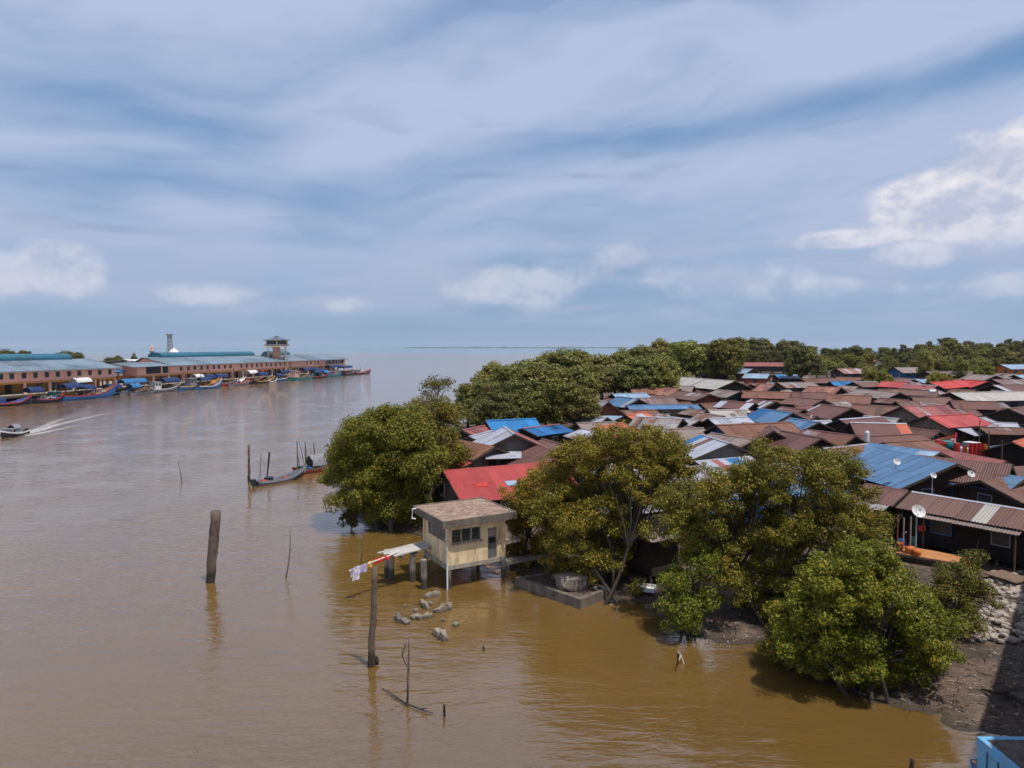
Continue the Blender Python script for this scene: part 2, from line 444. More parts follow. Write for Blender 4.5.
m, N = new_mat('mud')
geo = N.n('ShaderNodeNewGeometry')
pos = geo.outputs['Position']
zz = N.n('ShaderNodeSeparateXYZ', {0: pos}).outputs[2]
n1 = N.noise(pos, 0.7, 6.0, 0.6); n2 = N.noise(pos, 6.0, 6.0, 0.7); n3 = N.noise(pos, 22.0, 4.0, 0.7)
c = N.ramp(N.m('ADD', N.m('MULTIPLY', n2, 0.6), N.m('MULTIPLY', n1, 0.4)), [(0.3, (0.045, 0.030, 0.022)), (0.5, (0.105, 0.070, 0.050)), (0.68, (0.19, 0.13, 0.098))])
lit_m = N.ss(N.n('ShaderNodeTexVoronoi', {'Vector': pos, 'Scale': 5.0}).outputs[0], 0.10, 0.02)
c = N.mix(N.m('MULTIPLY', lit_m, 0.75), c, (0.045, 0.033, 0.025))
pud = N.noise(pos, 0.35, 5.0, 0.6, 0.6)
wet = N.m('MAXIMUM', N.ss(N.m('ADD', zz, N.m('MULTIPLY', n1, 0.12)), 0.20, 0.05), N.ss(pud, 0.52, 0.64, 0.0, 0.85))
c = N.mix(wet, c, (0.048, 0.036, 0.025))
finish(N, c, N.m('SUBTRACT', 0.92, N.m('MULTIPLY', wet, 0.66)), N.m('ADD', n2, N.m('MULTIPLY', n3, 0.5)), 0.8, 0.08, 0.35)
MUD = m
xs = np.concatenate([np.array([-60, -45, -35]), np.arange(-28, 46, 0.45), np.arange(46, 120, 4), np.arange(120, 400, 25), np.array([420, 600, 900, 1400, 2200, 3400])])
ys = np.concatenate([np.array([-280, -120, -50, -10, 5, 12]), np.arange(15, 62, 0.45), np.arange(62, 120, 3), np.arange(120, 420, 15), np.array([430, 520, 640, 800, 1000, 1250, 1480])])
ground = link('ground', grid_mesh('ground', xs, ys, MUD))
ground["kind"] = "structure"

# ------------------------------------------------------------------ water
m, N = new_mat('river_water')
geo = N.n('ShaderNodeNewGeometry')
pos = geo.outputs['Position']
sp = N.n('ShaderNodeSeparateXYZ', {0: pos})
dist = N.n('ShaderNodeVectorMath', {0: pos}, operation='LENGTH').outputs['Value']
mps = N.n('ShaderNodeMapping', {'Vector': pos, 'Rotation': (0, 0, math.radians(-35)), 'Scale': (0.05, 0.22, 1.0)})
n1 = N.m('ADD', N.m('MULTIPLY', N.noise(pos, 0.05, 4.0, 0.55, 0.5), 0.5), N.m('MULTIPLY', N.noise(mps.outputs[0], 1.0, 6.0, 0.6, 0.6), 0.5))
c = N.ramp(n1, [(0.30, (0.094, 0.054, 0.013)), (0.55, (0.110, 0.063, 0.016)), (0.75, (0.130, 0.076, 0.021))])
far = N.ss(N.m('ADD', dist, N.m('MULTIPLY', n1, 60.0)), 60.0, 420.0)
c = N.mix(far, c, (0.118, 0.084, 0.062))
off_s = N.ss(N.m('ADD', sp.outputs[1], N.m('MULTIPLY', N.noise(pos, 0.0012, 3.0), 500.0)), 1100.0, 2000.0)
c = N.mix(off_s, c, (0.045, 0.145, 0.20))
mp1 = N.n('ShaderNodeMapping', {'Vector': pos, 'Rotation': (0, 0, math.radians(18)), 'Scale': (0.55, 1.6, 1.0)})
mp2 = N.n('ShaderNodeMapping', {'Vector': pos, 'Rotation': (0, 0, math.radians(-9)), 'Scale': (0.8, 1.9, 1.0)})
w1 = N.noise(mp1.outputs[0], 0.85, 3.0, 0.5, 0.3)
w2 = N.noise(mp2.outputs[0], 2.6, 3.0, 0.55, 0.4)
w3 = N.noise(pos, 0.16, 2.0, 0.5)
calm = N.ss(w3, 0.30, 0.62, 0.55, 1.15)
hgt = N.m('MULTIPLY', N.m('ADD', N.m('MULTIPLY', w1, 0.70), N.m('MULTIPLY', w2, 0.26)), calm)
bp = N.n('ShaderNodeBump', {'Height': hgt, 'Strength': 1.0, 'Distance': 0.095})
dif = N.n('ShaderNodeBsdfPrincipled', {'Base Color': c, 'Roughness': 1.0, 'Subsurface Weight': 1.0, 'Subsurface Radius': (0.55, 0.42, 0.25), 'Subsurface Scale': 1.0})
dif.inputs['Specular IOR Level'].default_value = 0.0
glo = N.n('ShaderNodeBsdfGlossy', {'Color': (1.0, 0.94, 0.91), 'Roughness': 0.025, 'Normal': bp.outputs[0]})
fr = N.n('ShaderNodeFresnel', {'IOR': 2.05, 'Normal': bp.outputs[0]})
ff = N.m('MINIMUM', N.m('MULTIPLY', fr.outputs[0], 1.25), 0.80)
ms = N.n('ShaderNodeMixShader', {0: ff, 1: dif.outputs[0], 2: glo.outputs[0]})
N.n('ShaderNodeOutputMaterial', {0: ms.outputs[0]})
WATER = m
mb = MB()
R = 19000
ringr = [0, 30, 80, 200, 600, 2000, 6000, 12000, R]
seg = 48
vs_, fs_ = [(0, 0, 0)], []
for r in ringr[1:]:
    for k in range(seg):
        a = 2 * math.pi * k / seg
        vs_.append((r * math.cos(a), r * math.sin(a), 0))
for k in range(seg): fs_.append((0, 1 + k, 1 + (k + 1) % seg))
for j in range(len(ringr) - 2):
    for k in range(seg):
        a, b = 1 + j * seg + k, 1 + j * seg + (k + 1) % seg
        fs_.append((a, a + seg, b + seg, b))
mb.add(vs_, fs_)
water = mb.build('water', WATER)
water["kind"] = "structure"

# faint far coast beyond the sea
mb = MB()
pts = []
D = 9500
for i, px in enumerate(range(395, 660, 6)):
    h = 8 + 24 * max(0, mnoise.noise(Vector((i * 0.25, 3.3, 0)))) + 10 * mnoise.noise(Vector((i * 0.8, 9, 0)))
    x = (px - 512) / FPX * D
    pts.append((x, D, -20)); pts.append((x, D + 900, max(9, h)))
vs_, fs_ = list(pts), []
for i in range(len(pts) // 2 - 1):
    fs_.append((2 * i, 2 * i + 2, 2 * i + 3, 2 * i + 1))
b = len(vs_)
vs_ += [(p[0], D + 2400, -20) for p in pts[::2]]
for i in range(len(pts) // 2 - 1):
    fs_.append((2 * i + 1, 2 * i + 3, b + i + 1, b + i))
mb.add(vs_, fs_)
hills = mb.build('hills', plain('far_hill', (0.05, 0.075, 0.06), 0.9, 0.2, 0.001, 0.0))
hills["kind"] = "structure"
#@@SETTING_END

# ------------------------------------------------------------------ trees
def leaf_mesh(name, centers, radii, n_per, size, mat, flat=0.35, aspect=0.5, shell=0.5):
    """leaf sized rhombi scattered through leaf clumps"""
    C = np.repeat(np.asarray(centers, float), n_per, axis=0)
    Rr = np.repeat(np.asarray(radii, float), n_per, axis=0)
    n = len(C)
    d = RNG.normal(size=(n, 3)); d /= np.linalg.norm(d, axis=1)[:, None]
    rad = shell + (1 - shell) * RNG.random(n) ** 0.6
    pos = C + d * Rr * rad[:, None]
    nor = d * 0.55 + RNG.normal(size=(n, 3)) * 0.45 + np.array([0, 0, flat])
    nor /= np.linalg.norm(nor, axis=1)[:, None]
    t = np.cross(nor, RNG.normal(size=(n, 3))); t /= np.linalg.norm(t, axis=1)[:, None]
    b = np.cross(nor, t)
    l = size * (0.45 + 1.25 * RNG.random(n) ** 1.6)[:, None]
    v = np.stack([pos - t * l * .5, pos + b * l * .5 * aspect, pos + t * l * .5, pos - b * l * .5 * aspect], 1).reshape(-1, 3)
    me = bpy.data.meshes.new(name)
    me.vertices.add(4 * n); me.loops.add(4 * n); me.polygons.add(n)
    me.vertices.foreach_set('co', v.astype(np.float32).ravel())
    me.loops.foreach_set('vertex_index', np.arange(4 * n, dtype=np.int32))
    me.polygons.foreach_set('loop_start', np.arange(0, 4 * n, 4, dtype=np.int32))
    me.polygons.foreach_set('loop_total', np.full(n, 4, dtype=np.int32))
    me.materials.append(mat)
    me.update(calc_edges=True)
    return me

def clumps(blobs, dens=1.0, sub=(0.45, 0.95), inner=0.25, far=False):
    cs, rs = [], []
    for (x, y, z, rx, ry, rz) in blobs:
        area = 4 * math.pi * ((rx * ry + ry * rz + rx * rz) / 3)
        k = max(4, int(area * (1.0 if far else 1.5) * dens))
        for i in range(k):
            d = RNG.normal(size=3); d /= np.linalg.norm(d)
            if d[2] < -0.55: d[2] *= -0.5
            f = 0.80 + 0.22 * RNG.random() if RNG.random() > inner else 0.25 + 0.5 * RNG.random()
            s = sub[0] + (sub[1] - sub[0]) * RNG.random()
            cs.append((x + d[0] * rx * f, y + d[1] * ry * f, z + d[2] * rz * f))
            rs.append((s, s, s * 0.72))
    return cs, rs

def limb(mb, p0, p1, r0, r1, bend=0.25, n=6, steps=4):
    p0, p1 = Vector(p0), Vector(p1)
    L = (p1 - p0).length
    off = Vector((random.uniform(-1, 1), random.uniform(-1, 1), random.uniform(-.2, .6))) * L * bend
    pts, rs = [], []
    for i in range(steps + 1):
        t = i / steps
        pts.append(p0.lerp(p1, t) + off * (t * (1 - t)) * 2)
        rs.append(r0 + (r1 - r0) * t)
    mb.tube(pts, rs, n, cap=False)
    return pts

def near_tree(name, label, base, blobs, leaf=0.24, per=70, dens=1.0, mat=None, trunk_r=0.2, stems=1, n_limb=14, bark=None, sub=(0.4, 0.85), color=(1, 1, 1, 1), spread=0.5, shell=0.45, fork=0.3):
    """blobs in world coordinates; trunk and crown are local to the root"""
    base = Vector((base[0], base[1], gz(base[0], base[1]) - 0.15))
    root = thing(name, label, 'tree', base)
    loc = [(b[0] - base.x, b[1] - base.y, b[2] - base.z, b[3], b[4], b[5]) for b in blobs]
    cs, rs = clumps(loc, dens, sub)
    me = leaf_mesh('crown', cs, rs, per, leaf, mat or LEAF, shell=shell)
    link('crown', me, root, color=color)
    mb = MB()
    cz = sum(b[2] for b in loc) / len(loc)
    tops = []
    for s in range(stems):
        a = random.uniform(0, 6.28)
        foot = Vector((math.cos(a), math.sin(a), 0)) * (spread * (stems > 1))
        tgt = Vector(loc[s % len(loc)][:3])
        top = foot.lerp(tgt, fork + 0.12 * random.random())
        limb(mb, foot, top, trunk_r * random.uniform(.8, 1), trunk_r * 0.62, 0.12, 8)
        tops.append(top)
    idx = RNG.permutation(len(cs))[:n_limb]
    for i in idx:
        c = Vector(cs[i])
        t = min(tops, key=lambda q: (q - c).length)
        pts = limb(mb, t, c, trunk_r * 0.45, 0.025, 0.22)
        for q in pts[2:4]:
            e = q + Vector((random.uniform(-1, 1), random.uniform(-1, 1), random.uniform(0, 1))) * 0.9
            limb(mb, q, e, 0.035, 0.012, 0.2, 5, 2)
    mb.build('trunk', bark or M_BARK, root, smooth=True)
    mb = MB()
    for i in RNG.permutation(len(cs))[:max(4, len(cs) // 22)]:
        c = Vector(cs[i])
        for q in range(2):
            e = c + Vector((random.uniform(-1, 1), random.uniform(-1, 1), random.uniform(-.1, 1))).normalized() * random.uniform(.5, 1.15)
            limb(mb, c, e, 0.012, 0.004, 0.25, 4, 3)
    tw = mb.build('bare_twigs', M_BARK, root); tw['kind'] = 'stuff'
    return root

def blob(px, py, y, r, rz=None, ry=None):
    p = PD(px, py, y)
    return (p.x, p.y, p.z, r, ry or r, rz or r * 0.8)

def poly_blobs(poly, y0, dy, r, n, flat=0.75, seed=1):
    rr = random.Random(seed)
    xs_ = [p[0] for p in poly]; ys_ = [p[1] for p in poly]
    out = []
    tries = 0
    while len(out) < n and tries < 4000:
        tries += 1
        x, y = rr.uniform(min(xs_), max(xs_)), rr.uniform(min(ys_), max(ys_))
        ins = False
        for i in range(len(poly)):
            (xa, ya), (xb, yb) = poly[i], poly[i - 1]
            if (ya > y) != (yb > y) and x < (xb - xa) * (y - ya) / (yb - ya) + xa: ins = not ins
        if not ins: continue
        if tries < 3000 and any((x - o[0]) ** 2 + (y - o[1]) ** 2 < (r * FPX / y0 * 0.62) ** 2 for o in out): continue
        out.append((x, y))
    res = []
    for (x, y) in out:
        k = rr.choice([.6, .75, .9, 1.0, 1.1, 1.25])
        res.append(blob(x, y, y0 + rr.uniform(-dy, dy), r * k, r * k * flat))
    return res
# left mangrove by the hut: two trees merging into one mass
near_tree('mangrove_tree', 'round bushy green mangrove standing in the river left of the hut', P(388, 529)[:2],
          poly_blobs([(338, 482), (339, 452), (348, 432), (364, 420), (385, 411), (405, 415), (425, 440), (425, 490), (425, 518), (400, 520), (372, 514), (352, 502), (340, 496)], 49.5, 1.9, 1.30, 56, seed=3),
          leaf=0.140, per=220, dens=1.0, trunk_r=0.2, stems=4, n_limb=24, spread=0.8, color=(0.85, 0.81, 0.47, 1))
near_tree('mangrove_tree', 'taller mangrove with brownish twigs, right half of the leafy clump behind the hut roof', P(428, 521)[:2],
          poly_blobs([(395, 412), (420, 408), (445, 412), (462, 430), (464, 455), (452, 480), (438, 500), (434, 518), (415, 505), (405, 460)], 53, 1.6, 1.25, 22, seed=4),
          leaf=0.140, per=198, dens=1.0, trunk_r=0.22, stems=3, n_limb=24, mat=LEAF_OLIVE, color=(0.81, 0.81, 0.38, 1))
near_tree('mangrove_sapling', 'small dark sapling with feathery leaves growing out of the water near the big mangrove', P(350, 531)[:2],
          [blob(348, 521, 48.0, 0.55, 0.75), blob(354, 511, 48.1, 0.35, 0.5)], leaf=0.128, per=126, dens=2.2, trunk_r=0.05, stems=3, n_limb=8, sub=(0.2, 0.35), color=(0.42, 0.45, 0.24, 1), spread=0.2)
near_tree('leaning_tree', 'sparse tree with bare pale branches rising above the mangrove clump', (-7.2, 61),
          [blob(434, 388, 61, 0.9, 1.0), blob(428, 402, 61.5, 0.7, 0.8), blob(446, 384, 61, 0.6, 0.6), blob(455, 415, 62, 1.2, 1.0)], leaf=0.160, per=91, dens=1.0, trunk_r=0.15, stems=2, n_limb=16, bark=M_PALEBARK, mat=LEAF_OLIVE, color=(0.68, 0.68, 0.42, 1), fork=0.65, shell=0.2)
# middle tree in front of the houses
near_tree('shore_tree', 'wide airy olive tree in front of the houses, right of the hut', P(612, 602, 0.2)[:2],
          poly_blobs([(545, 478), (560, 460), (582, 446), (612, 434), (636, 428), (660, 432), (680, 448), (684, 466), (668, 482), (660, 502), (642, 520), (632, 545), (620, 570), (600, 588), (565, 585), (550, 560), (548, 520)], 36.6, 1.7, 0.92, 100, seed=5) + [blob(640, 590, 35.2, .4, .4)],
          leaf=0.100, per=234, dens=0.82, mat=LEAF_OLIVE, trunk_r=0.12, stems=3, n_limb=46, sub=(0.30, 0.62), color=(0.94, 0.91, 0.40, 1), spread=0.5, shell=0.25, fork=0.35)
near_tree('shore_tree', 'low shrub of orange-tinged leaves against the red roof beside the hut', P(528, 560, 0.3)[:2],
          poly_blobs([(512, 500), (520, 484), (545, 474), (562, 480), (562, 520), (550, 560), (525, 568), (515, 550)], 40.2, .8, 0.80, 28, seed=6),
          leaf=0.100, per=252, dens=1.0, mat=LEAF_OLIVE, trunk_r=0.1, stems=3, n_limb=16, sub=(0.28, 0.55), color=(1.13, 0.94, 0.38, 1), shell=0.25)
# right group
near_tree('shore_tree', 'large open-crowned tree with dark leaning trunk at the mud bank', P(768, 622, 0.3)[:2],
          poly_blobs([(672, 500), (692, 486), (716, 480), (742, 466), (776, 454), (810, 454), (842, 462), (862, 480), (870, 512), (865, 545), (870, 590), (850, 630), (812, 650), (785, 640), (776, 605), (735, 592), (716, 562), (684, 552), (668, 528)], 32.0, 1.6, 0.88, 140, seed=8),
          leaf=0.092, per=255, dens=0.85, mat=LEAF_OLIVE, trunk_r=0.12, stems=3, n_limb=54, sub=(0.28, 0.58), color=(0.82, 0.85, 0.40, 1), spread=0.35, shell=0.25, fork=0.4)
near_tree('mangrove_bush', 'small bright green mangrove bush at the water edge left of the leaning tree', P(687, 634)[:2],
          [blob(688, 585, 30.4, 1.0, 0.9), blob(700, 560, 30.6, 0.8, 0.7), blob(678, 607, 30.0, 0.9, 0.7), blob(702, 603, 30.2, 0.8, 0.7), blob(685, 622, 29.9, 0.8, 0.4)],
          leaf=0.100, per=272, dens=1.4, trunk_r=0.09, stems=4, n_limb=14, sub=(0.3, 0.55), color=(0.85, 0.91, 0.42, 1), spread=0.3)
near_tree('mangrove_bush', 'big dense bright green mangrove bush at lower right, overhanging the water', P(868, 696)[:2],
          poly_blobs([(788, 650), (790, 606), (812, 576), (846, 552), (884, 552), (902, 572), (920, 604), (942, 640), (935, 662), (900, 688), (850, 682), (806, 668)], 25.8, 1.3, 0.78, 84, seed=9),
          leaf=0.092, per=262, dens=1.05, trunk_r=0.09, stems=3, n_limb=34, sub=(0.26, 0.52), color=(0.90, 0.91, 0.40, 1), spread=0.7)
near_tree('mangrove_bush', 'grey-green round bush on the mud in front of the stone bank', P(955, 640, 0.3)[:2],
          [blob(958, 585, 29.5, 1.2, 0.9), blob(942, 600, 29.3, 0.9, 0.8), blob(975, 598, 29.6, 0.95, 0.8), blob(955, 615, 29.0, 1.1, 0.6), blob(975, 562, 30.2, 0.5, 0.6)],
          leaf=0.084, per=294, dens=1.3, trunk_r=0.08, stems=5, n_limb=20, sub=(0.28, 0.5), color=(0.61, 0.65, 0.35, 1), mat=LEAF_OLIVE, spread=0.3)
near_tree('mangrove_bush', 'low olive bush at the water edge left of the big dense bush', P(792, 668)[:2],
          poly_blobs([(772, 640), (790, 615), (815, 620), (818, 655), (795, 672), (778, 662)], 27.4, .6, 0.62, 20, seed=12),
          leaf=0.09, per=230, dens=1.1, trunk_r=0.07, stems=4, n_limb=16, sub=(0.24, 0.45), color=(0.78, 0.78, 0.40, 1), mat=LEAF_OLIVE, spread=0.4)
near_tree('mangrove_bush', 'shaded dark bush under the open-crowned tree by the shed', P(745, 605, 0.3)[:2],
          [blob(735, 575, 33.5, 0.9, 0.7), blob(825, 575, 31.5, 1.2, 0.9), blob(805, 590, 30.5, 0.8, 0.7)], leaf=0.128, per=126, dens=0.9, trunk_r=0.08, stems=3, n_limb=12, sub=(0.3, 0.55), color=(0.68, 0.68, 0.38, 1))

# forest behind the village: prototypes shared by many individual trees
def forest_proto(kind):
    root = bpy.data.objects.new('forest_tree', None)
    COL.objects.link(root)
    H = 10.0
    if kind == 0:      # broad round
        blobs = [(0, 0, 6.2, 3.4, 3.4, 2.8), (2.1, .6, 5.0, 2.2, 2.2, 2.0), (-2.2, -.5, 5.2, 2.2, 2.2, 2.0), (0.4, -2, 4.8, 2.2, 2.0, 2.0), (0.6, 0.3, 8.2, 1.9, 1.9, 1.5)]
    elif kind == 1:    # tall oval
        blobs = [(0, 0, 6.0, 2.3, 2.3, 3.2), (.5, -.6, 8.2, 1.7, 1.7, 1.6), (-1.0, 0, 4.4, 1.8, 1.8, 2.0), (1.2, 0, 4.6, 1.8, 1.8, 2.0)]
    elif kind == 2:    # wide uneven
        blobs = [(-2.4, 0, 5.4, 2.2, 2.2, 1.9), (2.2, .3, 6.4, 2.3, 2.3, 2.1), (0, -.6, 7.6, 2.2, 2.2, 1.9), (0, 0, 4.2, 3.0, 2.6, 2.2), (3.4, -.5, 4.4, 1.6, 1.6, 1.6), (-3.4, -.3, 4.0, 1.5, 1.5, 1.6)]
    else:              # feathery
        blobs = [(0, 0, 5.4, 2.0, 2.0, 2.4), (1.0, .3, 7.6, 1.3, 1.3, 1.4), (-1.1, -.2, 7.0, 1.4, 1.4, 1.3), (0.2, -.4, 8.8, 0.9, 0.9, 1.0), (0, 0, 3.2, 2.2, 2.2, 1.6)]
    cs, rs = clumps(blobs, 0.85, (0.5, 1.0), far=True)
    me = leaf_mesh('crown', cs, rs, 100 if kind != 3 else 80, 0.30, LEAF_FAR, shell=0.35, aspect=0.6)
    link('crown', me, root)
    mb = MB()
    limb(mb, (0, 0, -0.5), (0.1, 0.1, 5.0), 0.28, 0.16, 0.08, 7)
    for i in range(10):
        c = cs[int(RNG.integers(len(cs)))]
        limb(mb, (0.1, 0.1, 3.2 + 1.8 * random.random()), c, 0.12, 0.03, 0.2, 5, 3)
    mb.build('trunk', M_BARK, root, smooth=True)
    return root
PROTO = [forest_proto(k) for k in range(4)]
USED = [False] * 4
def forest_tree(kind, x, y, h, label, group, wide=1.0, color=(1, 1, 1, 1)):
    if USED[kind]:
        o = copy_tree(PROTO[kind])
    else:
        o = PROTO[kind]; USED[kind] = True
    o.location = (x, y, gz(x, y) - 0.2)
    s = h / 9.6
    o.scale = (s * wide, s * wide, s)
    o.rotation_euler = (0, 0, random.uniform(0, 6.28))
    for ch in o.children:
        if ch.name.startswith('crown'): ch.color = color
    return tag(o, label, 'tree', group)

SKYLINE = [(462, 376), (476, 369), (490, 363), (510, 362), (530, 358), (548, 351), (560, 349), (575, 349.5), (590, 352), (608, 355), (616, 353), (630, 347), (645, 343), (660, 339), (680, 340), (697, 341), (706, 340), (715, 338), (735, 336), (760, 335.5), (785, 338),
           (803, 342), (825, 345), (850, 343.5), (880, 345), (905, 344), (925, 340), (950, 336.5), (980, 342), (1000, 340), (1024, 338), (1060, 340)]
def skyline(px):
    return float(np.interp(px, [s[0] for s in SKYLINE], [s[1] for s in SKYLINE]))
G_WOOD = 'wood behind the village'
def tint():
    k = random.uniform(0.62, 1.25)
    return (k * random.uniform(.9, 1.15), k * random.uniform(.95, 1.1), k * random.uniform(.7, 1.1), 1)
def wood_row(px0, px1, step, y0, y1, drop0, drop1, label, group, kinds, dark=1.0, wide=(0.95, 1.3)):
    px = px0
    while px < px1:
        y = random.uniform(y0, y1)
        p = px + random.uniform(-step * .35, step * .35)
        top = skyline(p) + random.uniform(drop0, drop1)
        q = PD(p, top, y)
        h = q.z - max(0, gz(q.x, y)) + 0.2
        if h > 3.0 and signed_dist(np.array([q.x]), np.array([y]))[0] > 1.5:
            c = tint()
            forest_tree(random.choice(kinds), q.x, y, h, label, group, random.uniform(*wide), (c[0] * dark, c[1] * dark, c[2] * dark, 1))
        px += step
wood_row(466, 582, 13, 112, 132, 0, 3, 'olive mangrove tree in the shoreline wood left of the village', 'shoreline wood', [0, 2])
wood_row(580, 650, 12, 150, 172, 0, 3, 'olive mangrove tree of the shoreline wood, above the steep grey gable', 'shoreline wood right part', [0, 2])
wood_row(480, 572, 13, 86, 100, 26, 40, 'low tree at the foot of the shoreline wood, just behind the leftmost blue roof', 'foot of shoreline wood', [0, 2], 0.7)
wood_row(470, 560, 12, 98, 108, 10, 22, 'lower mangrove on the sea side of the shoreline wood', 'sea edge of shoreline wood', [0, 1, 2], 0.8)
wood_row(572, 668, 13, 140, 150, 10, 24, 'mid-height tree in front of the shoreline wood behind grey roofs', 'front of shoreline wood', [0, 2], 0.85)
wood_row(624, 735, 12, 185, 225, 0, 4, 'tall rounded tree in the wood above the white hall roof', 'wood above the white hall', [0, 2])
wood_row(694, 800, 11, 335, 385, 0, 4, 'tall blue-green tree on the dark skyline behind the village centre', 'dark skyline trees', [0, 1], 0.62)
wood_row(690, 800, 12, 305, 325, 9, 15, 'shorter dark tree before the skyline behind the village centre', 'dark skyline front', [0, 2], 0.6)
wood_row(800, 1040, 12, 345, 400, 0, 4, 'tall green tree on the skyline behind the right of the village', G_WOOD, [0, 1, 2, 3], 0.75)
wood_row(815, 1040, 13, 285, 335, 6, 13, 'mid-height tree in the wood behind the right of the village', 'front of ' + G_WOOD, [0, 1, 2], 0.85)
wood_row(815, 1040, 15, 246, 280, 14, 20, 'low bushy tree along the back edge of the right village roofs', 'back edge bushes', [0, 2], 0.9)
def lone(px, top, y, kind, label, wide, color):
    q = PD(px, top, y)
    forest_tree(kind, q.x, y, q.z - gz(q.x, y), label, None, wide, color)
lone(803, 344, 178, 0, 'single dark round tree standing between far roofs', 0.85, (0.55, 0.6, 0.6, 1))
lone(733, 374, 150, 1, 'small dark tree beside the brick house with pale roof', 0.6, (0.6, 0.65, 0.6, 1))
lone(872, 365, 175, 2, 'broad low olive tree behind the brown roofs, left of the grey hall', 0.95, (1.2, 1.1, 0.8, 1))
lone(884, 369, 170, 0, 'round yellow-green tree touching the grey hall', 0.8, (1.1, 1.1, 0.7, 1))
lone(936, 371, 168, 0, 'small yellow-green tree in front of the long brown roof', 0.9, (1.25, 1.2, 0.6, 1))
lone(948, 372, 166, 2, 'yellow-green bush beside bright red roof', 0.8, (1.2, 1.1, 0.6, 1))
lone(926, 350, 215, 1, 'pale feathery tree standing before the wood near the grey hall', 0.8, (1.25, 1.2, 1.0, 1))
lone(962, 356, 205, 3, 'light green slender tree at the wood edge above the red roofs', 0.9, (1.2, 1.2, 0.9, 1))
lone(984, 360, 200, 0, 'rounded green tree just left of the blue-roofed orange building', 0.8, (1.0, 1.1, 0.7, 1))

# ------------------------------------------------------------------ village houses
RC = {'brown': (0.128, 0.066, 0.050), 'maroon': (0.120, 0.054, 0.045), 'rust': (0.165, 0.075, 0.048), 'red': (0.33, 0.052, 0.048), 'brightred': (0.42, 0.035, 0.024), 'pink': (0.24, 0.072, 0.066), 'salmon': (0.25, 0.115, 0.085),
      'blue': (0.070, 0.145, 0.262), 'brightblue': (0.018, 0.14, 0.34), 'deepblue': (0.012, 0.085, 0.22), 'paleblue': (0.21, 0.29, 0.39), 'white': (0.31, 0.32, 0.37), 'grey': (0.24, 0.225, 0.23), 'beige': (0.33, 0.30, 0.275),
      'greybrown': (0.20, 0.155, 0.135), 'orange': (0.42, 0.10, 0.05), 'mauve': (0.16, 0.105, 0.10)}
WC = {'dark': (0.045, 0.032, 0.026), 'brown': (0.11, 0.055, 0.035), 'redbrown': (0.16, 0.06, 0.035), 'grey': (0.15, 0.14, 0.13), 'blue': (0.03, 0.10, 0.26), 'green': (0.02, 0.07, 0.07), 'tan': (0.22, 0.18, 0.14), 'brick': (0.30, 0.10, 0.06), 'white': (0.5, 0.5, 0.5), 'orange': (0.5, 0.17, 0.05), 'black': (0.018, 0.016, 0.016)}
SHEET_CACHE = {}
def sheet_mesh(L, w=0.86):
    key = (round(L, 2), round(w, 2))
    if key in SHEET_CACHE: return SHEET_CACHE[key]
    mb = MB()
    n = 20
    vs, fs = [], []
    for i in range(n + 1):
        x = -w / 2 + w * i / n
        z = 0.016 * math.sin(2 * math.pi * 5 * i / n)
        vs += [(x, 0, z), (x, L, z)]
    for i in range(n):
        fs.append((2 * i, 2 * i + 2, 2 * i + 3, 2 * i + 1))
    mb.add(vs, fs)
    SHEET_CACHE[key] = mb.mesh('roof_sheet', SHEET)
    return SHEET_CACHE[key]

def rgba(c, rust): return (c[0], c[1], c[2], rust)
def slope_sheets(parent, x0, x1, y0, z0, L, ang, side, col, rust, stripes=()):
    """corrugated sheets laid side by side down one slope; y0,z0 is the upper edge"""
    W_ = 0.80
    n = max(1, int(round((x1 - x0) / W_)))
    w = (x1 - x0) / n
    rows = 1 if L < 2.3 else 2
    Lr = L / rows
    for r in range(rows):
        me = sheet_mesh(Lr * 1.04, w * 1.06)
        for i in range(n):
            f = (i + 0.5) / n
            c = col
            ru = rust
            for (a, b, cc, rr) in stripes:
                if a <= f < b: c, ru = RC[cc], rr
            k = random.uniform(0.86, 1.14)
            d = r * Lr
            o = link('roof_sheet', me, parent, color=(c[0] * k, c[1] * k, c[2] * k, min(1, max(0, ru + random.uniform(-.15, .2)))))
            up = 0.03 + 0.008 * ((i + r) % 2) + 0.012 * (rows - r)
            o.location = (x0 + (i + .5) * w, side * (y0 + d * math.cos(ang) + up * math.sin(ang)), z0 - d * math.sin(ang) + up * math.cos(ang))
            o.rotation_euler = (-ang + random.uniform(-.006, .006), 0, 0 if side > 0 else math.pi)

def slab(mb, x0, x1, y0, z0, y1, z1, t=0.06):
    """sloping slab from (y0,z0) to (y1,z1)"""
    mb.add([(x0, y0, z0), (x1, y0, z0), (x1, y1, z1), (x0, y1, z1), (x0, y0, z0 - t), (x1, y0, z0 - t), (x1, y1, z1 - t), (x0, y1, z1 - t)],
           [(0, 1, 2, 3), (7, 6, 5, 4), (0, 4, 5, 1), (1, 5, 6, 2), (2, 6, 7, 3), (3, 7, 4, 0)])

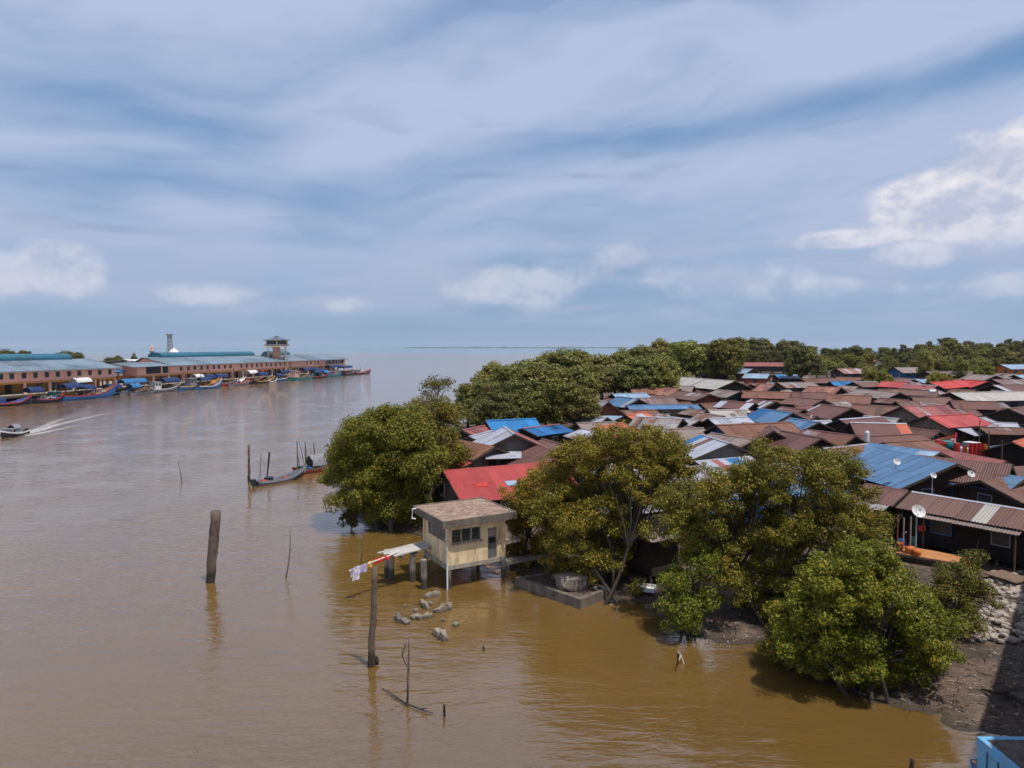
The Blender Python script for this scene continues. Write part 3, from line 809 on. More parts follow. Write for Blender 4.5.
HOUSES = []
def house(label, A, B, zr=4.6, w=2.8, drop=1.25, col='brown', col2=None, rust=0.45, wall='dark', cap=None, ext=(0, 0), lean=(), stripes=(), stripes2=(), near=None, win=True, wback=None, cat='house', name='house', patches=(), group=None, raw=False):
    """gabled stilt house; A and B are the two ridge ends as seen in the photograph, set at ridge height zr"""
    a, b = P(A[0], A[1], zr), P(B[0], B[1], zr)
    d = (b - a)
    u = d.normalized()
    a = a - u * ext[0]; b = b + u * ext[1]
    mid = (a + b) / 2
    L = (b - a).length
    if L < 6.0 and cat == 'house' and not raw:
        e_ = (6.0 - L) / 2; a = a - u * e_; b = b + u * e_; L = 6.0
    if cat == 'house' and not raw: w, drop = w * 1.06, drop * 1.05
    g = gz(mid.x, mid.y)
    rz = math.atan2(u.y, u.x)
    dist = mid.y
    if near is None: near = dist < 62
    root = thing(name, label, cat, (mid.x, mid.y, g), rz, group)
    HOUSES.append((label[:46], round(mid.x, 1), round(mid.y, 1), round(L, 1), round(math.degrees(rz))))
    zr_ = zr - g
    ze = zr_ - drop
    wb = wback or w
    c1 = RC[col]; c2 = RC[col2 or col]
    # which local side faces the camera
    R3 = Matrix.Rotation(-rz, 3, 'Z')
    cl = R3 @ Vector((-mid.x, -mid.y, 0))
    fs = 1 if cl.y > 0 else -1
    gs = 1 if cl.x > 0 else -1
    h = L / 2
    for side, wd, cc, st in ((fs, w, c1, stripes), (-fs, wb, c2, stripes2)):
        ang = math.atan2(drop, wd)
        ln = math.hypot(drop, wd)
        mb = MB()
        if near:
            slab(mb, -h + .05, h - .05, 0, zr_ - 0.03, side * (wd - .05), ze - 0.03, 0.05)
            ro = mb.build('roof', TIMBER, root, color=(0.05, 0.04, 0.035, 1))
            slope_sheets(ro, -h, h, 0.0, zr_, ln, ang, side, cc, rust, st)
        else:
            slab(mb, -h, h, 0, zr_, side * wd, ze, 0.07)
            ro = mb.build('roof', ROOF, root, color=rgba(cc, rust))
            if not st:
                st = []
                for q in range(random.choice([2, 3, 3, 4])):
                    f0 = random.uniform(0, .85)
                    st.append((f0, min(1, f0 + random.choice([.84, .84, 1.68]) / L), None, 0))
            for (f0, f1, c_, r_) in st:
                if c_ is None:
                    kk = random.uniform(.6, 1.35)
                    pm = MB(); va, vb = (0, 1) if random.random() < .5 else random.choice([(0, .5), (.45, 1)])
                    slab(pm, -h + L * f0, -h + L * f1, side * wd * va, zr_ - drop * va + .025, side * (wd * vb + .03), zr_ - drop * vb + .025, 0.02)
                    gcol = random.random() < .12
                    pm.build('roof_sheet', ROOF, ro, color=rgba(RC['grey'] if gcol else tuple(x * kk for x in cc), min(1, max(0, rust + random.uniform(-.3, .45)))))
                    continue
                pm = MB()
                k = 0.03
                slab(pm, -h + L * f0, -h + L * f1, 0, zr_ + k, side * (wd + .02), ze + k, 0.025)
                pm.build('roof_sheet', ROOF, ro, color=rgba(RC[c_], r_))
    for (f, v, lx, ly, pc) in patches:     # flat sheets lying on the visible slope
        pm = MB()
        x, y0, y1 = -h + L * f, v * w, min(w, v * w + ly)
        slab(pm, x, x + lx, fs * y0, zr_ - drop * y0 / w + .09, fs * y1, zr_ - drop * y1 / w + .09, 0.03)
        pm.build('roof_patch', ROOF, root, color=rgba(RC[pc], 0.1))
    capc = cap or None
    mb = MB()
    hw = 0.16 if dist < 70 else 0.22
    cd = hw * drop / w
    mb.add([(-h - .02, -hw, zr_ - cd + .07), (-h - .02, 0, zr_ + .07), (-h - .02, hw, zr_ - cd + .07), (h + .02, -hw, zr_ - cd + .07), (h + .02, 0, zr_ + .07), (h + .02, hw, zr_ - cd + .07)], [(0, 3, 4, 1), (1, 4, 5, 2)])
    cc = RC[capc] if capc else tuple(x * 0.9 for x in c1)
    mb.build('ridge_cap', ROOF, root, color=rgba(cc, 0.1 if capc else rust))
    # bargeboards on both gable ends
    for gx in (-1, 1):
        mb = MB()
        for side, wd in ((fs, w), (-fs, wb)):
            mb.beam((gx * (h + .03), 0, zr_ - 0.06), (gx * (h + .03), side * wd, ze - 0.06), 0.05, 0.16)
        mb.build('bargeboard', TIMBER, root, color=(0.07, 0.05, 0.04, 1))
    # walls
    inset = 0.45
    oy, ob = w - inset, wb - inset
    yf, yb = fs * oy, -fs * ob
    zf = zr_ - drop * oy / w - 0.1
    zb = zr_ - drop * ob / wb - 0.1
    fl = max(0.35, min(zf, zb) - 2.25)
    hx = h - 0.5
    mb = MB()
    prof = [(yf, fl), (yf, zf), (0, zr_ - 0.12), (yb, zb), (yb, fl)]
    n = 5
    vs = [(-hx, y, z) for y, z in prof] + [(hx, y, z) for y, z in prof]
    fc = [tuple(range(n)), tuple(range(2 * n - 1, n - 1, -1))] + [(i, (i + 1) % n, (i + 1) % n + n, i + n) for i in range(n)]
    if fs < 0: fc = [tuple(reversed(f)) for f in fc]
    mb.add(vs, fc)
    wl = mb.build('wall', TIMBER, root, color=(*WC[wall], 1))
    # openings on the side and gable that face the camera
    if win:
        k = 0
        nwin = max(1, int(L / 3.2))
        for i in range(nwin):
            x = -hx + (i + .5) * 2 * hx / nwin + random.uniform(-.3, .3)
            door = (i == nwin // 2 and dist < 120 and random.random() < .6)
            ww, z0, z1 = (0.85, fl + .05, fl + 1.85) if door else (random.uniform(.8, 1.2), fl + .9, min(zf - .2, fl + 1.8))
            frame = MB(); pane = MB()
            yo = fs * (oy + 0.02)
            frame.span((x - ww / 2 - .07, yo - .03, z0 - .07), (x + ww / 2 + .07, yo + .03, z1 + .07))
            pane.span((x - ww / 2, yo + fs * .035 - .012, z0), (x + ww / 2, yo + fs * .035 + .012, z1))
            fo = frame.build('door' if door else 'window', random.choice([M_WHITE, M_POST, M_GREY, M_BLUE]), root)
            pane.build('panel' if door else 'pane', M_POST if door else M_GLASS, fo)
        if hx * 0 + oy > 1.5:
            frame = MB(); pane = MB()
            xo = gs * (hx + .02)
            for yy in ((0,) if oy < 2.4 else (-oy * .45, oy * .45)):
                frame = MB(); pane = MB()
                frame.span((xo - .03, yy - .5, fl + .9), (xo + .03, yy + .5, fl + 1.9))
                pane.span((xo + gs * .035 - .012, yy - .42, fl + .98), (xo + gs * .035 + .012, yy + .42, fl + 1.82))
                fo = frame.build('window', random.choice([M_WHITE, M_POST, M_GREY]), root)
                pane.build('pane', M_GLASS, fo)
    # stilts
    if dist < 75:
        nx = max(2, int(L / 2.5) + 1)
        for i in range(nx):
            for yy in (yf * .92, yb * .92):
                mb = MB()
                x = -hx * .95 + 1.9 * hx * i / (nx - 1)
                mb.tube([(x, yy, -0.5), (x + random.uniform(-.05, .05), yy, fl + .02)], [0.09, 0.08], 6)
                mb.build('stilt', M_POST, root)
    for (side, dz, wl_, dr, f0, f1, c_, ru, st) in lean:    # lean-to roofs: side 'f' front, 'g' gable
        x0, x1 = -h + L * f0, -h + L * f1
        ang = math.atan2(dr, wl_); ln = math.hypot(dr, wl_)
        if side == 'f':
            pm = MB()
            y0 = w - 0.5
            z0 = zr_ - drop * y0 / w - dz
            if near:
                slab(pm, x0 + .04, x1 - .04, fs * y0, z0 - .03, fs * (y0 + wl_ - .04), z0 - dr - .03, 0.04)
                ro = pm.build('lean_to_roof', TIMBER, root, color=(0.06, 0.05, 0.045, 1))
                slope_sheets(ro, x0, x1, y0, z0, ln, ang, fs, RC[c_], ru, st)
            else:
                slab(pm, x0, x1, fs * y0, z0, fs * (y0 + wl_), z0 - dr, 0.05)
                pm.build('lean_to_roof', ROOF, root, color=rgba(RC[c_], ru))
            npo = max(2, int((x1 - x0) / 2.4))
            for i in range(npo):
                x = x0 + .2 + (x1 - x0 - .4) * i / (npo - 1)
                pm = MB()
                pm.tube([(x, fs * (y0 + wl_ - .25), -0.3), (x, fs * (y0 + wl_ - .25), z0 - dr - .02)], [0.055, 0.055], 6)
                pm.build('post', M_POST, root)
        else:
            pm = MB()
            z0 = ze - dz
            xs0 = gs * (h - .4); xs1 = gs * (h - .4 + wl_)
            ya, yb_ = -w + 2 * w * f0, -w + 2 * w * f1
            t = .05
            vv = [(xs0, ya, z0), (xs1, ya, z0 - dr), (xs1, yb_, z0 - dr), (xs0, yb_, z0)]
            vv += [(q[0], q[1], q[2] - t) for q in vv]
            pm.add(vv, [(0, 1, 2, 3), (7, 6, 5, 4), (0, 4, 5, 1), (1, 5, 6, 2), (2, 6, 7, 3), (3, 7, 4, 0)])
            pm.build('lean_to_roof', ROOF, root, color=rgba(RC[c_], ru))
            for yy in (ya + .2, yb_ - .2):
                pm = MB()
                pm.tube([(xs1 - gs * .2, yy, -.3), (xs1 - gs * .2, yy, z0 - dr - .03)], [0.055, 0.055], 6)
                pm.build('post', M_POST, root)
    return root

# --- cluster behind the hut
house('large bright red corrugated roof house right behind the yellow hut', (443, 471), (541, 463), 4.0, 3.6, 1.5, 'red', rust=0.12, wall='grey', patches=[(0.42, 0.52, 0.9, 0.55, 'paleblue'), (0.17, 0.5, 1.0, 0.4, 'brightred')], ext=(0, 1.5))
house('house with pale grey left slope, pink right slope and grey gable', (505, 427), (514, 433.5), 5.3, 2.9, 1.35, 'white', 'pink', 0.08, wall='grey', ext=(0.3, 0.2), lean=[('g', 0.15, 1.7, 0.35, 0.05, 1.0, 'white', 0.1, ())])
house('long bright blue roofed house behind the pale grey gable', (487, 420.5), (534, 418.5), 4.9, 2.3, 1.0, 'brightblue', rust=0.02, wall='dark')
house('low blue tarp-coloured roof right of the long blue roof', (526, 428), (556, 424.5), 4.2, 2.2, 0.6, 'deepblue', rust=0.02, wall='dark', cap='pink')
house('pink-red roof house left of the pale grey gable, near the mangroves', (463, 430), (488, 424.5), 4.4, 2.3, 0.8, 'pink', rust=0.25, wall='dark')
house('small white roof tucked between pink roof and pale grey gable', (473, 435.5), (490, 431), 4.0, 1.7, 0.5, 'white', rust=0.1, wall='grey')
house('rusty red two-step roof house beside the mangroves', (464, 441), (487, 445.5), 4.3, 2.2, 0.9, 'rust', rust=0.8, wall='grey', lean=[('f', 0.25, 1.6, 0.5, 0.0, 1.0, 'red', 0.55, ())])
house('dark brown roof house right of the pale grey lean-to', (537, 446), (557, 452), 4.2, 2.8, 1.3, 'maroon', rust=0.35, wall='dark')
house('dull pinkish roof half hidden behind the orange-tinged shrub', (541, 462), (566, 456), 3.9, 2.4, 0.9, 'pink', rust=0.6, wall='dark')
# --- middle left
house('steep grey roof house with dark triangular gable', (595, 399.5), (606, 401.5), 5.2, 2.7, 1.9, 'grey', 'brown', 0.25, wall='redbrown', ext=(0.8, 0.3), lean=[('g', 0.0, 2.6, 0.7, -0.6, 1.25, 'paleblue', 0.15, ())])
house('small blue gabled roof with red trim next to steep grey roof', (622, 397), (635, 398.5), 4.9, 2.6, 1.2, 'blue', 'maroon', 0.1, wall='dark', ext=(0.3, 0))
house('long low blue verandah roof with white window and blue door below', (626, 405), (697, 404.5), 4.0, 2.2, 0.45, 'blue', rust=0.1, wall='tan', wback=1.2)
house('mauve-brown roof strip behind the long blue verandah roof', (636, 398), (674, 397.5), 4.7, 2.3, 0.9, 'mauve', rust=0.5)
house('pale blue-grey roof behind small blue gable', (612, 394), (646, 393), 4.6, 2.3, 0.9, 'paleblue', rust=0.15)
house('reddish roof at the wood edge behind pale blue-grey roof', (634, 388), (656, 388), 4.8, 2.5, 1.0, 'rust', rust=0.6)
house('salmon roof with gable facing right, near the wood edge', (660, 387.5), (676, 388.5), 4.9, 2.8, 1.3, 'salmon', rust=0.2, wall='dark')
house('grey-brown roof in front of the big beige hall', (670, 385.5), (690, 386), 4.8, 2.6, 1.0, 'greybrown', rust=0.4)
house('orange roof with white strip under the tree top', (627, 415), (645, 412), 4.0, 2.0, 1.0, 'orange', rust=0.35, stripes=[(0.4, 0.7, 'white', 0.1)])
house('broad weathered grey roof just above the airy olive tree', (640, 416.5), (678, 418.5), 4.2, 3.3, 1.1, 'grey', rust=0.6, cap='white', wall='dark')
house('orange-red roof peeping through the top of the airy olive tree', (597, 427), (622, 422.5), 4.0, 2.6, 1.0, 'orange', rust=0.3)
house('pale blue-grey roof low behind the airy olive tree trunk', (575, 500), (630, 494), 3.3, 2.2, 0.7, 'grey', rust=0.5, wall='dark')
house('weathered roof between the two big shore trees', (690, 484), (740, 480), 3.6, 2.3, 0.8, 'white', rust=0.6, wall='dark')
house('rusty roof with pale edges behind the airy olive tree, low down', (628, 446), (668, 443), 3.9, 2.4, 0.8, 'rust', rust=0.7, cap='white')
house('white sheet roof glimpsed through the airy olive tree centre', (590, 470), (622, 462), 3.6, 2.2, 0.7, 'white', rust=0.4, wall='grey')
house('pale rusty roof strip at the right edge of the airy olive tree', (645, 470), (688, 467), 3.7, 2.3, 0.7, 'white', rust=0.65, wall='dark')
house('blue roof showing through the branches of the open-crowned tree', (690, 501), (775, 497), 3.4, 2.3, 0.8, 'brightblue', 'blue', 0.25, wall='dark')
house('light patchwork roof below the white and blue gable house', (700, 461), (745, 457), 3.6, 2.4, 0.7, 'white', rust=0.35, stripes=[(0.55, 0.75, 'brightblue', 0.0), (0.2, 0.4, 'pink', 0.2)])
house('blue roof scrap behind the crown of the open-crowned tree', (770, 482), (815, 476), 3.7, 2.4, 0.9, 'blue', rust=0.3)
# --- middle
house('big beige hall roof at the back, left of centre', (682, 377), (735, 381), 6.0, 4.5, 1.6, 'beige', rust=0.1, wall='dark')
house('brown roof touching the right end of the beige hall', (733, 383), (748, 384), 5.2, 3.4, 1.2, 'brown', rust=0.4)
house('pink-beige roof with dark green gable', (752, 383.3), (772, 384.2), 5.2, 3.4, 1.3, 'salmon', rust=0.4, wall='green')
house('brown roof of a long timber house with red-brown board walls', (681, 391), (709, 394), 5.0, 3.0, 1.0, 'brown', rust=0.35, wall='redbrown', ext=(0.4, 0.3))
house('grey roof adjoining the red-brown timber house', (717, 389.5), (740, 391.5), 4.9, 2.9, 1.0, 'greybrown', rust=0.3, wall='green')
house('brown roof with two white outer strips', (727, 401), (749, 402.5), 4.3, 2.3, 0.9, 'maroon', rust=0.4, stripes=[(0, 0.22, 'white', 0.1), (0.78, 1.0, 'white', 0.1)])
house('brown roof with a pair of white sheets near its end', (753, 399), (775, 401.5), 4.5, 2.4, 1.0, 'maroon', rust=0.3, stripes=[(0.0, 0.12, 'white', 0.1), (0.55, 0.68, 'white', 0.05), (0.78, 0.9, 'white', 0.05)])
house('beige ribbed roof with rust spots', (708, 410), (748, 409.5), 4.2, 2.2, 0.9, 'beige', rust=0.45)
house('white ribbed roof in front of the beige ribbed roof', (708, 418.6), (747, 416.6), 4.1, 2.2, 1.0, 'white', rust=0.35)
house('wide bright blue roof in the village middle', (760, 408.6), (793, 412.8), 4.6, 3.0, 1.3, 'blue', 'brightblue', 0.05, stripes=[(0.0, 0.38, 'deepblue', 0.0)])
house('small teal-blue roof below wide blue roof', (792, 418), (814, 421.5), 4.0, 2.2, 0.9, 'blue', rust=0.2)
house('large red-brown roof with blue left gable', (716, 425), (790, 422), 4.7, 3.4, 1.5, 'rust', rust=0.55, wall='blue')
house('small dormer-like brown gable jutting from the large red-brown roof', (771, 424.5), (774, 431), 4.6, 2.2, 1.2, 'maroon', rust=0.4)
house('house with pale bluish left slope and bright blue right slope', (702, 434.5), (730, 443.5), 4.6, 3.4, 1.35, 'white', 'brightblue', 0.12, wall='grey', stripes=[(0.0, 0.18, 'brightblue', 0.0), (0.36, 0.5, 'maroon', 0.4)])
# --- right of middle
house('brown roof with white left bargeboard and satellite dish', (820.5, 404), (852, 408), 4.7, 3.2, 1.4, 'maroon', rust=0.25, stripes=[(0.0, 0.06, 'white', 0)])
house('brown roof right of the dish roof, gable open at its left', (853, 404.5), (899, 406.5), 4.6, 3.0, 1.2, 'brown', rust=0.4)
house('flat brown roof over dark verandah in the village middle', (790, 397), (823, 399.5), 4.6, 2.8, 0.9, 'brown', rust=0.55)
house('long brown roof behind the flat verandah roof', (742, 391), (790, 392), 4.9, 2.8, 1.0, 'rust', rust=0.6)
house('brown roof with light edge and triangular vent', (790, 392), (828, 392.5), 4.8, 2.8, 1.0, 'maroon', rust=0.4)
house('pinkish brown roof with black gable facing right', (808.5, 386), (841.5, 387.5), 5.0, 3.0, 1.2, 'salmon', rust=0.65, wall='black')
house('wide brown roof with small triangular dormer', (828, 394.5), (872, 396), 4.7, 3.0, 1.1, 'rust', rust=0.5)
house('long greyish brown roof above dark walls', (858, 389), (900, 392.5), 4.8, 2.8, 1.1, 'greybrown', rust=0.3, wall='dark')
house('grey roof between pink-beige and pinkish brown roofs', (777, 382.5), (812, 382), 5.0, 3.2, 1.0, 'greybrown', rust=0.5)
house('brown roof row left of the small blue roof', (800, 378.5), (833, 378), 5.0, 3.2, 1.0, 'brown', rust=0.4)
house('small vivid blue roof among brown roofs', (833, 381.5), (851, 381.5), 4.6, 2.4, 0.8, 'brightblue', rust=0.0)
house('brown roof behind small vivid blue roof', (836, 377), (862, 377.5), 5.0, 3.2, 1.0, 'rust', rust=0.5)
house('white edged brown roof right of vivid blue roof', (853, 382), (876, 381.5), 4.7, 2.7, 1.0, 'brown', rust=0.35, cap='white')
house('pale pink hall roof at the back with white sheets', (836.5, 368.5), (861, 368.5), 6.0, 5.0, 1.4, 'salmon', rust=0.3, stripes=[(0.25, 0.34, 'white', 0), (0.7, 0.85, 'white', 0)])
house('brown roof with small red gable ahead of grey hall', (878, 379), (906, 378.5), 5.0, 3.2, 1.0, 'brown', rust=0.35)
house('small crimson roof gable among brown roofs', (889, 381.5), (901, 382), 4.9, 2.6, 1.1, 'red', rust=0.15)
house('pink roof strip between crimson gable and bright red roof', (905, 384), (938, 385.5), 4.6, 2.8, 0.8, 'pink', rust=0.25, cap='white')
house('brown roof with a vent gable and white barrel', (888, 389), (938, 390.5), 4.6, 2.6, 0.9, 'brown', rust=0.4)
house('broad brown roof left of the grey-white hall', (911, 397), (950, 397.5), 4.5, 3.0, 1.2, 'brown', rust=0.3)
house('brown hipped-looking roof with triangular vents', (950, 400.5), (995, 401.5), 4.5, 2.8, 1.0, 'maroon', rust=0.45)
house('bright red roof left half with dark gables', (929, 382.5), (961, 380), 5.0, 3.2, 1.2, 'brightred', rust=0.03)
house('bright red roof right half with gable at its right end', (965, 379.5), (988, 381.5), 5.0, 3.4, 1.4, 'brightred', rust=0.03)
house('large grey-white roof at the right', (950, 392.5), (1024, 391.5), 5.0, 3.6, 1.2, 'beige', 'white', 0.05, ext=(0, 1))
house('dark maroon roof behind the large grey-white roof', (992, 385), (1026, 384.5), 5.0, 3.4, 1.1, 'maroon', rust=0.3, stripes=[(0, 0.12, 'white', 0), (0.8, 1.0, 'white', 0)], ext=(0, 2))
house('dusky pink-red roof with large dark gable facing left', (901.5, 406.5), (946, 405), 5.1, 3.3, 1.5, 'pink', rust=0.2, wall='tan')
house('crimson roof above the market awnings', (926, 416), (971, 413.5), 4.7, 2.6, 1.1, 'red', rust=0.08, wall='tan', lean=[('f', 0.25, 2.6, 0.7, 0.2, 0.62, 'white', 0.25, ()), ('f', 0.35, 3.4, 1.1, 0.62, 1.15, 'brown', 0.5, ())])
house('small white awning roof right of the crimson roof', (975, 421.5), (1000, 422.5), 3.8, 1.8, 0.4, 'white', rust=0.2, win=False)
house('brown roof with wide dark gable at right edge', (1008, 408.5), (1030, 406), 5.0, 4.0, 1.6, 'brown', rust=0.3, wall='dark')
house('flat rusty brown awning roof at the right edge', (985, 427), (1030, 428), 3.7, 2.4, 0.5, 'brown', rust=0.6, win=False)
house('orange-red canopy roof at the right edge', (1012, 442), (1040, 434), 3.8, 2.6, 1.2, 'orange', rust=0.03, win=False, wall='black')
house('brown roof with white ridge strip, left of pink-red gable', (839, 419.5), (880, 416.5), 4.3, 2.6, 1.1, 'maroon', rust=0.3, cap='white')
house('brown roof with white edge and orange sheet at its end', (853, 422.5), (903, 423.5), 4.2, 2.4, 1.1, 'maroon', rust=0.3, cap='white', stripes=[(0.8, 1.0, 'orange', 0.2)])
house('brown roof running below the orange-sheet roof', (856, 436.5), (920, 433.5), 3.9, 2.3, 0.9, 'maroon', rust=0.5)
house('low brown roof behind the big blue roof', (884, 442.5), (930, 440), 3.7, 2.2, 0.7, 'rust', rust=0.5)
house('dark red roof facing right with shaded gable, centre front', (787, 431.5), (816, 437), 4.4, 2.7, 1.3, 'maroon', rust=0.35, wall='dark')
house('brown gabled roof in the gap left of the white-ridge roof', (815, 430.5), (843, 434), 4.3, 2.6, 1.2, 'maroon', rust=0.4)
house('rusty red roof with white ridge joining the big blue roof', (823, 448.5), (872, 443.5), 4.5, 2.8, 1.4, 'rust', rust=0.75, cap='white')
# --- big blue and dish house
house('broad blue corrugated roof house at the right, in front', (886, 449.5), (953, 463.5), 4.7, 4.2, 1.55, 'blue', rust=0.10, wall='dark', ext=(1.2, 0.3))
house('upper pale blue roof adjoining the broad blue roof', (874, 443.8), (935, 452), 4.6, 2.2, 0.7, 'blue', 'paleblue', 0.06, stripes=[(0.7, 1.0, 'paleblue', 0.1)])
house('small brown gable roof rising out of the broad blue roof', (947, 458.5), (977, 461.5), 4.7, 2.3, 1.2, 'maroon', rust=0.25, wall='dark')
house('blue lower roof right of the small brown gable', (962, 468), (1000, 474), 4.1, 2.3, 0.8, 'blue', 'paleblue', 0.12, wall='dark')
house('long pink-red roof with gable facing right, beside the parked car', (930, 447.5), (1006, 461.5), 4.4, 2.2, 1.0, 'pink', 'red', 0.25, wall='grey')
house('dull brown roof at right edge below the pink-red roof', (1003, 468), (1035, 466), 4.0, 2.4, 0.9, 'brown', rust=0.5)
house('brown roof with yellow-orange fascia at the right edge', (990, 480), (1030, 476), 3.9, 2.6, 0.9, 'brown', rust=0.65, wall='dark', patches=[(0.3, 0.85, 3.2, 0.3, 'orange')])
dish_house = house('long low brown roof house with white ridge line and verandah facing the mud', (912.5, 492), (1024, 509.8), 3.85, 2.1, 0.7, 'brown', rust=0.45, wall='black', cap='white', ext=(0, 4.5), stripes=[(0.38, 0.47, 'beige', 0.1)], lean=[('f', 0.2, 1.0, 0.2, 0.14, 0.62, 'greybrown', 0.25, ())], raw=True)
house('small dark brown roof with grey awning left of the long low house', (866, 484), (908, 491), 3.9, 2.0, 0.7, 'maroon', rust=0.3, wall='black', lean=[('f', 0.08, 1.3, 0.35, 0.25, 0.95, 'grey', 0.1, ())], raw=True)
# --- far back
house('far pale roof at the wood edge, leftmost of the far row', (698, 371.2), (724, 371.2), 6.2, 3.4, 1.0, 'paleblue', rust=0.05, wall='dark')
house('far brick-walled house with pale blue roof', (727, 368.3), (753, 369), 7.0, 3.6, 1.1, 'paleblue', rust=0.05, wall='brick')
house('far pale blue roof with orange trim right of the brick house', (745, 373.5), (770, 374), 6.0, 3.2, 1.0, 'paleblue', rust=0.1, wall='brick')
house('far blue and white low roof beside the dark round tree', (777, 374.5), (794, 374.5), 5.6, 3.0, 0.9, 'paleblue', rust=0.15, stripes=[(0.0, 0.4, 'brightblue', 0)])
house('far red-pink roof row before the dark skyline trees', (742, 362.2), (789, 362.4), 6.5, 5.0, 1.5, 'pink', rust=0.55)
house('far pink roof with white wall in the wood', (856, 359.5), (878, 360), 7.0, 5.0, 1.4, 'pink', rust=0.2, wall='white')
house('grey hall roof at the back right with blue posts', (894, 367.3), (918, 367.3), 6.2, 5.0, 1.6, 'greybrown', rust=0.1, wall='blue')
house('long dull maroon roof behind the yellow-green trees', (925, 371.5), (975, 371.0), 5.6, 4.0, 1.2, 'mauve', rust=0.2)
house('far pale blue roofed orange building at the right edge', (1000, 364.5), (1045, 364.3), 7.0, 4.2, 1.4, 'paleblue', rust=0.0, wall='orange')
house('grey-brown roof right of yellow-green bush', (970, 374.3), (996, 375.5), 5.4, 3.4, 1.2, 'greybrown', rust=0.3, wall='dark')
house('beige-brown roof with two gables, right back', (1000, 373.5), (1014, 374), 5.4, 3.0, 1.2, 'greybrown', rust=0.3)
house('pale blue roof scrap at the far right back', (1014, 375), (1034, 374.5), 5.2, 2.6, 1.0, 'paleblue', rust=0.1)
house('small pale blue roof left of bright red roofs', (914, 379.5), (932, 379), 4.8, 2.6, 0.8, 'paleblue', rust=0.05)
house('brown roof beyond bright red roof, right', (992, 379.5), (1024, 379.3), 5.0, 3.2, 1.0, 'mauve', rust=0.4)
# shed on stilts in the shade
house('small dark grey shed on stilts in tree shade by the mud', (628, 521), (668, 515), 3.5, 1.9, 0.7, 'grey', 'rust', 0.75, wall='dark', win=False, cat='shed', name='shed')

# packed roofs filling the rows that only show as slivers
def proj(v):
    d = v - Vector((0, 0, CAM_H))
    f = d.y * math.cos(PITCH) - d.z * math.sin(PITCH)
    return (512 + FPX * d.x / f, 384 - FPX * (d.y * math.sin(PITCH) + d.z * math.cos(PITCH)) / f)
FILL = {'brown': 'small brown corrugated roof packed between other village roofs', 'maroon': 'small dark maroon roof squeezed between other village roofs', 'rust': 'small rust-red roof squeezed among the village roofs', 'greybrown': 'small grey-brown roof squeezed among the village roofs', 'grey': 'small weathered grey roof squeezed among the village roofs', 'white': 'small pale tin roof squeezed among the village roofs'}
occ = [(h[1], h[2], h[3]) for h in HOUSES]
cnt = 0
rf = random.Random(5)
yy = 52.0
while yy < 225 and cnt < 170:
    step = 4.2 if yy < 120 else 6.0
    for px in np.arange(560, 1030, step * FPX / yy):
        pxx = px + rf.uniform(-.3, .3) * step * FPX / yy
        x = (pxx - 512) / FPX * yy
        y = yy + rf.uniform(-1, 1) * step * .3
        lim = np.interp(pxx, [560, 600, 640, 680, 760, 850, 1030], [75, 110, 135, 150, 200, 215, 225])
        near_lim = np.interp(pxx, [560, 650, 760, 850, 900, 960, 1030], [52, 50, 50, 48, 52, 60, 90])
        if y > lim or y < near_lim: continue
        if pxx > 925 and 60 < y < 82: continue
        if any((x - o[0]) ** 2 + (y - o[1]) ** 2 < (3.3 + .22 * o[2] if y < 130 else 4.4) ** 2 for o in occ): continue
        z = rf.uniform(3.3, 4.1)
        ang = math.radians(rf.choice([14, 20, 25, -70, -75, -62]) + rf.uniform(-6, 6))
        Ls = rf.uniform(4.2, 6.5)
        dv = Vector((math.cos(ang), math.sin(ang), 0)) * Ls / 2
        c = Vector((x, y, z))
        ck = rf.choice(['brown', 'brown', 'brown', 'maroon', 'maroon', 'rust', 'greybrown', 'greybrown', 'grey', 'grey', 'white'])
        house(FILL[ck], proj(c - dv), proj(c + dv), z, rf.uniform(1.8, 2.5), rf.uniform(.7, 1.1), ck, rust=rf.uniform(.25, .7), group='small ' + ck + ' roofs', near=False, raw=True)
        occ.append((x, y, Ls)); cnt += 1
    yy += step * .8
print('fillers', cnt)

# ------------------------------------------------------------------ fishing pier on the far bank
FU = Vector((0.2136, 0.9769, 0)); FN = Vector((-0.9769, 0.2136, 0))       # along the quay, inland
F0 = Vector((-119.0, 159.0, 0))
FRZ = math.atan2(FU.y, FU.x)
def s_of(px):
    y = 153.8 / (0.2189 + (512 - px) / 683.0)
    return (y - 159.0) / 0.9769
def q2w(s, n, z=0.0):
    p = F0 + FU * s + FN * n
    return Vector((p.x, p.y, z))
DECK = 1.75

jetty = thing('jetty', 'long concrete jetty on piles under the peach pier buildings', 'jetty', q2w(0, 0), FRZ)
sa, sb = -22.0, s_of(349)
mb = MB()
k = 0
x = sa
while x < sb - 0.1:
    mb = MB()
    x1 = min(sb, x + 7.5)
    mb.span((x + .01, -5.0, DECK - 0.5), (x1 - .01, 26, DECK))
    mb.build('deck_slab', M_CONC, jetty)
    for yy in (-4.6, 0.5, 6):
        pm = MB()
        pm.tube([(x + .6, yy, -1.2), (x + .6, yy, DECK - .48)], [0.28, 0.28], 8)
        pm.build('pile', M_CONCD, jetty)
    x = x1
mb = MB(); mb.span((sa, -5.12, DECK - .35), (sb, -5.0, DECK + .12)); mb.build('fender_beam', M_POST, jetty)

